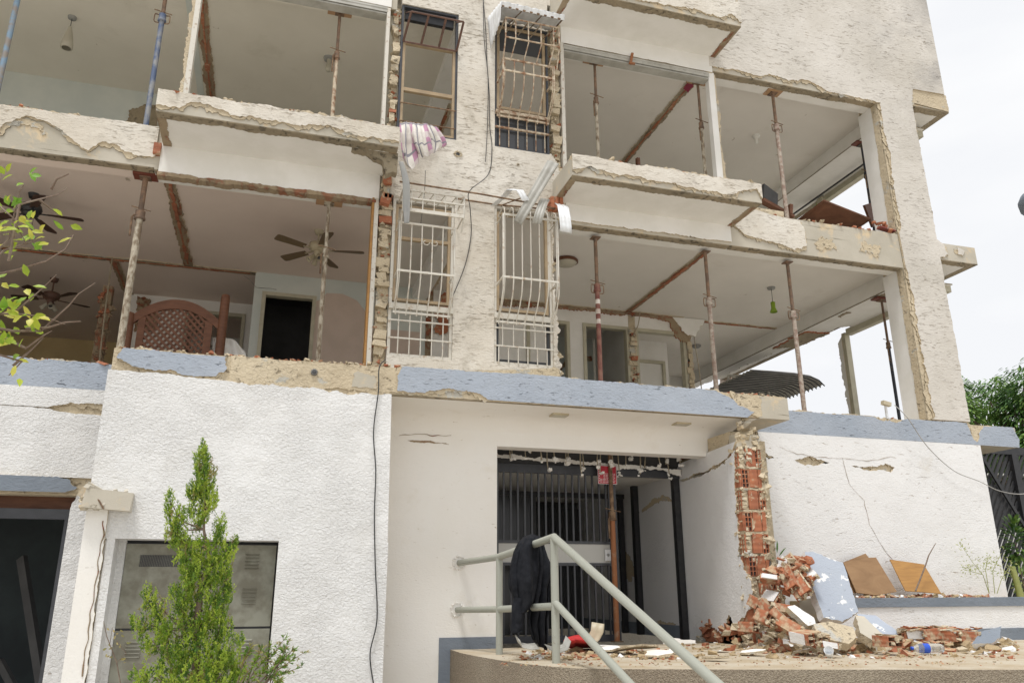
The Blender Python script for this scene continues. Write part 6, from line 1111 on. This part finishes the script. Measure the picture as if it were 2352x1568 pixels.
# ---- citrus branches reaching in from the left
t = empty('citrus_tree', (-2.6, 4.2, -1.65), 'leafy citrus tree with yellow green leaves reaching in at the left edge', 'tree')
w_ = B(); b = B(); rnd = random.Random(17); Yc = 4.1
trunk = [Vector((-2.6, 4.2, -1.65)), Vector((-2.4, 4.2, -.2)), Vector((-2.1, 4.15, .9)), Vector((-1.9, 4.1, 1.6))]; w_.tube(trunk, [.08, .06, .045, .02], 9)
BR = [[(-260, 760), (-60, 640), (20, 548), (45, 440), (55, 425)], [(-60, 640), (30, 622), (105, 600), (150, 572), (168, 540)], [(20, 600), (45, 470), (90, 458), (130, 448), (155, 432)], [(90, 458), (118, 480), (140, 495)], [(118, 435), (130, 412), (158, 400)],
 [(-80, 740), (0, 720), (60, 722), (110, 730), (150, 745)], [(-80, 740), (30, 760), (95, 760), (160, 700), (180, 675), (218, 650)], [(60, 755), (110, 752), (150, 740), (185, 738)], [(-100, 850), (0, 815), (50, 830), (20, 862)], [(-80, 640), (-10, 690), (40, 712), (100, 660), (130, 630)], [(0, 770), (60, 800), (100, 770), (118, 760)], [(-60, 500), (0, 475), (30, 500), (60, 560)], [(-60, 640), (10, 575), (60, 560), (96, 545)], [(30, 840), (70, 805), (100, 775)]]
for i, br in enumerate(BR):
    P = [py(a, c, Yc+.05*math.sin(i*2+k)) for k, (a, c) in enumerate(br)]; w_.tube(P, [max(.0022, .0075*(1-k/len(P))) for k in range(len(P))], 5)
w_.tube([trunk[3], py(-260, 760, Yc), py(-80, 740, Yc)], [.02, .014, .009], 6); w_.tube([trunk[2], py(-100, 850, Yc)], .008, 5)
cl_ = [(30, 500, 46, 26), (20, 560, 26, 10), (75, 540, 26, 14), (10, 405, 20, 5), (70, 415, 16, 6), (150, 520, 22, 5), (45, 655, 22, 6), (20, 720, 35, 22), (60, 735, 22, 10), (10, 780, 25, 14), (70, 765, 20, 8), (40, 862, 14, 3), (50, 690, 18, 5), (140, 755, 10, 1), (100, 735, 18, 3), (5, 640, 14, 5), (110, 560, 14, 4), (30, 820, 12, 3), (12, 520, 22, 14)]
for cx_, cy_, rr, n in cl_:
    for k in range(int(n*.72)):
        q = py(cx_+rnd.gauss(0, rr*.6), cy_+rnd.gauss(0, rr*.5), Yc+rnd.uniform(-.12, .12)); d = Vector((rnd.uniform(-.6, 1), rnd.uniform(-.8, .4), rnd.uniform(-.6, .8))); leafquad(b, q, d, rnd.uniform(.011, .018), rnd.uniform(.045, .075), Vector((rnd.uniform(-.5, .5), -1, rnd.uniform(-.2, 1))).normalized(), rnd.choices((0, 1), (.68, .32))[0])
w_.build('branches', M['bark'], t); b.build('leaves', [M['citrus'], M['citrusy']], t)
# ---- weeds and shrubs at the gate
t = empty('pale_weed', py(2270, 1360, 8.75), 'spindly pale yellow green weed growing against the right white wall', 'plant'); w_ = B(); b = B(); rnd = random.Random(23)
for st in ([(2272, 1362), (2258, 1320), (2235, 1292), (2215, 1262), (2205, 1246)], [(2272, 1362), (2264, 1310), (2268, 1280)], [(2285, 1362), (2280, 1310), (2300, 1270)], [(2255, 1318), (2232, 1312), (2220, 1300)], [(2290, 1362), (2300, 1330), (2325, 1290)]):
    P = [py(a, c, 8.75) for a, c in st]; w_.tube(P, [.005, .004, .003, .002, .002][:len(P)], 5)
    for k in range(60):
        i = rnd.randrange(1, len(P)-1) if len(P) > 2 else 0; q = P[i].lerp(P[i+1], rnd.random())+Vector((rnd.gauss(0, .05), rnd.gauss(0, .04), rnd.gauss(0, .04))); leafquad(b, q, Vector((rnd.uniform(-1, 1), rnd.uniform(-1, 1), rnd.uniform(-.3, 1))), .005, .035, Vector((0, -1, 0)))
w_.build('stem', M['palegreen'], t); b.build('leaves', M['palegreen'], t)
def shrub(name, c, rx, rz, n, mats, L, w, label, seed, cat='shrub', stemz=-1.65):
    t = empty(name, (c.x, c.y, stemz), label, cat); rnd = random.Random(seed); b = B(); w_ = B(); w_.tube([(c.x, c.y, stemz), c], [.02, .008], 6)
    for k in range(n):
        d = Vector((rnd.gauss(0, 1), rnd.gauss(0, 1), rnd.gauss(0, 1))).normalized(); q = c+Vector((d.x*rx, d.y*rx, d.z*rz))*rnd.uniform(.3, 1)**.6; leafquad(b, q, d+Vector((0, 0, -.3+rnd.random()*.5)), w, L*rnd.uniform(.7, 1.2), Vector((0, -.5, 1)), rnd.randrange(len(mats)))
    w_.build('stem', M['bark'], t); b.build('leaves', [M[m] for m in mats], t); return t
shrub('leafy_shrub', py(2332, 1245, 9.5), .13, .36, 260, ('mango', 'mangol'), .10, .022, 'dark green leafy shrub in front of the slatted gate', 31); shrub('leafy_shrub', py(2350, 1335, 9.3), .15, .2, 150, ('palegreen', 'mangol'), .08, .012, 'pale lower shrub beneath the dark one by the slatted gate', 33)
t = empty('leaning_log', py(2345, 1362, 9.0), 'mossy thin trunk leaning at the right edge by the gate', 'log'); B().tube([py(2345, 1372, 9.0), py(2325, 1300, 9.05)], [.05, .035], 9).build('trunk', M['palegreen'], t)
o = shrub('agave', py(1785, 1285, 8.6), .06, .10, 8, ('mango',), .14, .012, 'small spiky dark plant behind the brick clump', 35, 'plant', T); 
# ---- tree beyond
def tree(c, R_, H, n, label, seed, clumps=34):
    t = empty('broadleaf_tree', (c[0], c[1], -1.65), label, 'tree', 'trees beyond the gate'); rnd = random.Random(seed); w_ = B(); b = B(); w_.tube([(c[0], c[1], -1.65), (c[0]+.1, c[1], H*.4), (c[0], c[1], H*.62)], [.4, .3, .2], 10)
    for i in range(clumps):
        d = Vector((rnd.gauss(0, 1), rnd.gauss(0, 1), rnd.gauss(0, .8))).normalized(); q = Vector((c[0], c[1], H*.62))+Vector((d.x*R_, d.y*R_, d.z*H*.38))*rnd.uniform(.45, 1); w_.tube([(c[0], c[1], H*.45), Vector((c[0], c[1], H*.6)).lerp(q, .5), q], [.12, .07, .03], 5); r_ = R_*rnd.uniform(.16, .30); mi = rnd.choice((0, 0, 1))
        for k in range(n//clumps):
            e = Vector((rnd.gauss(0, 1), rnd.gauss(0, 1), rnd.gauss(0, .8))).normalized(); p = q+e*r_*rnd.uniform(.35, 1)**.5; leafquad(b, p, Vector((e.x, e.y, e.z*.3-.55)), .05, rnd.uniform(.2, .34), (e+Vector((0, 0, .6))).normalized(), mi if rnd.random() < .75 else 1-mi)
    w_.build('trunk', M['bark'], t); b.build('crown', [M['mango'], M['mangol']], t)
q = py(2300, 1000, 27); tree((q.x+.8, 27), 4.4, 9.4, 30000, 'dense dark green tree rising behind the right end of the blue band', 61, 90); tree((q.x+7.5, 31), 5, 8.4, 9000, 'dark green tree further right, mostly beyond the photo edge', 62, 40)
# ---- street lamp head at the right edge
q = py(2366, 462, 9); t = empty('street_lamp', (q.x+1.3, 9, -1.65), 'dark grey blue street lamp head just entering at the right edge', 'lamp'); B().tube([(q.x+1.3, 9, -1.65), (q.x+1.3, 9, q.z+.2), (q.x+1.0, 9, q.z+.3), (q.x+.5, 9, q.z+.1)], .05, 8).build('pole', M['blackgrey'], t); B().lathe((q.x+.28, 9, q.z-.20), [(0, 0), (.26, .02), (.34, .12), (.36, .26), (.30, .38), (0, .42)], 18).build('lamp_head', M['bluedark'], t)
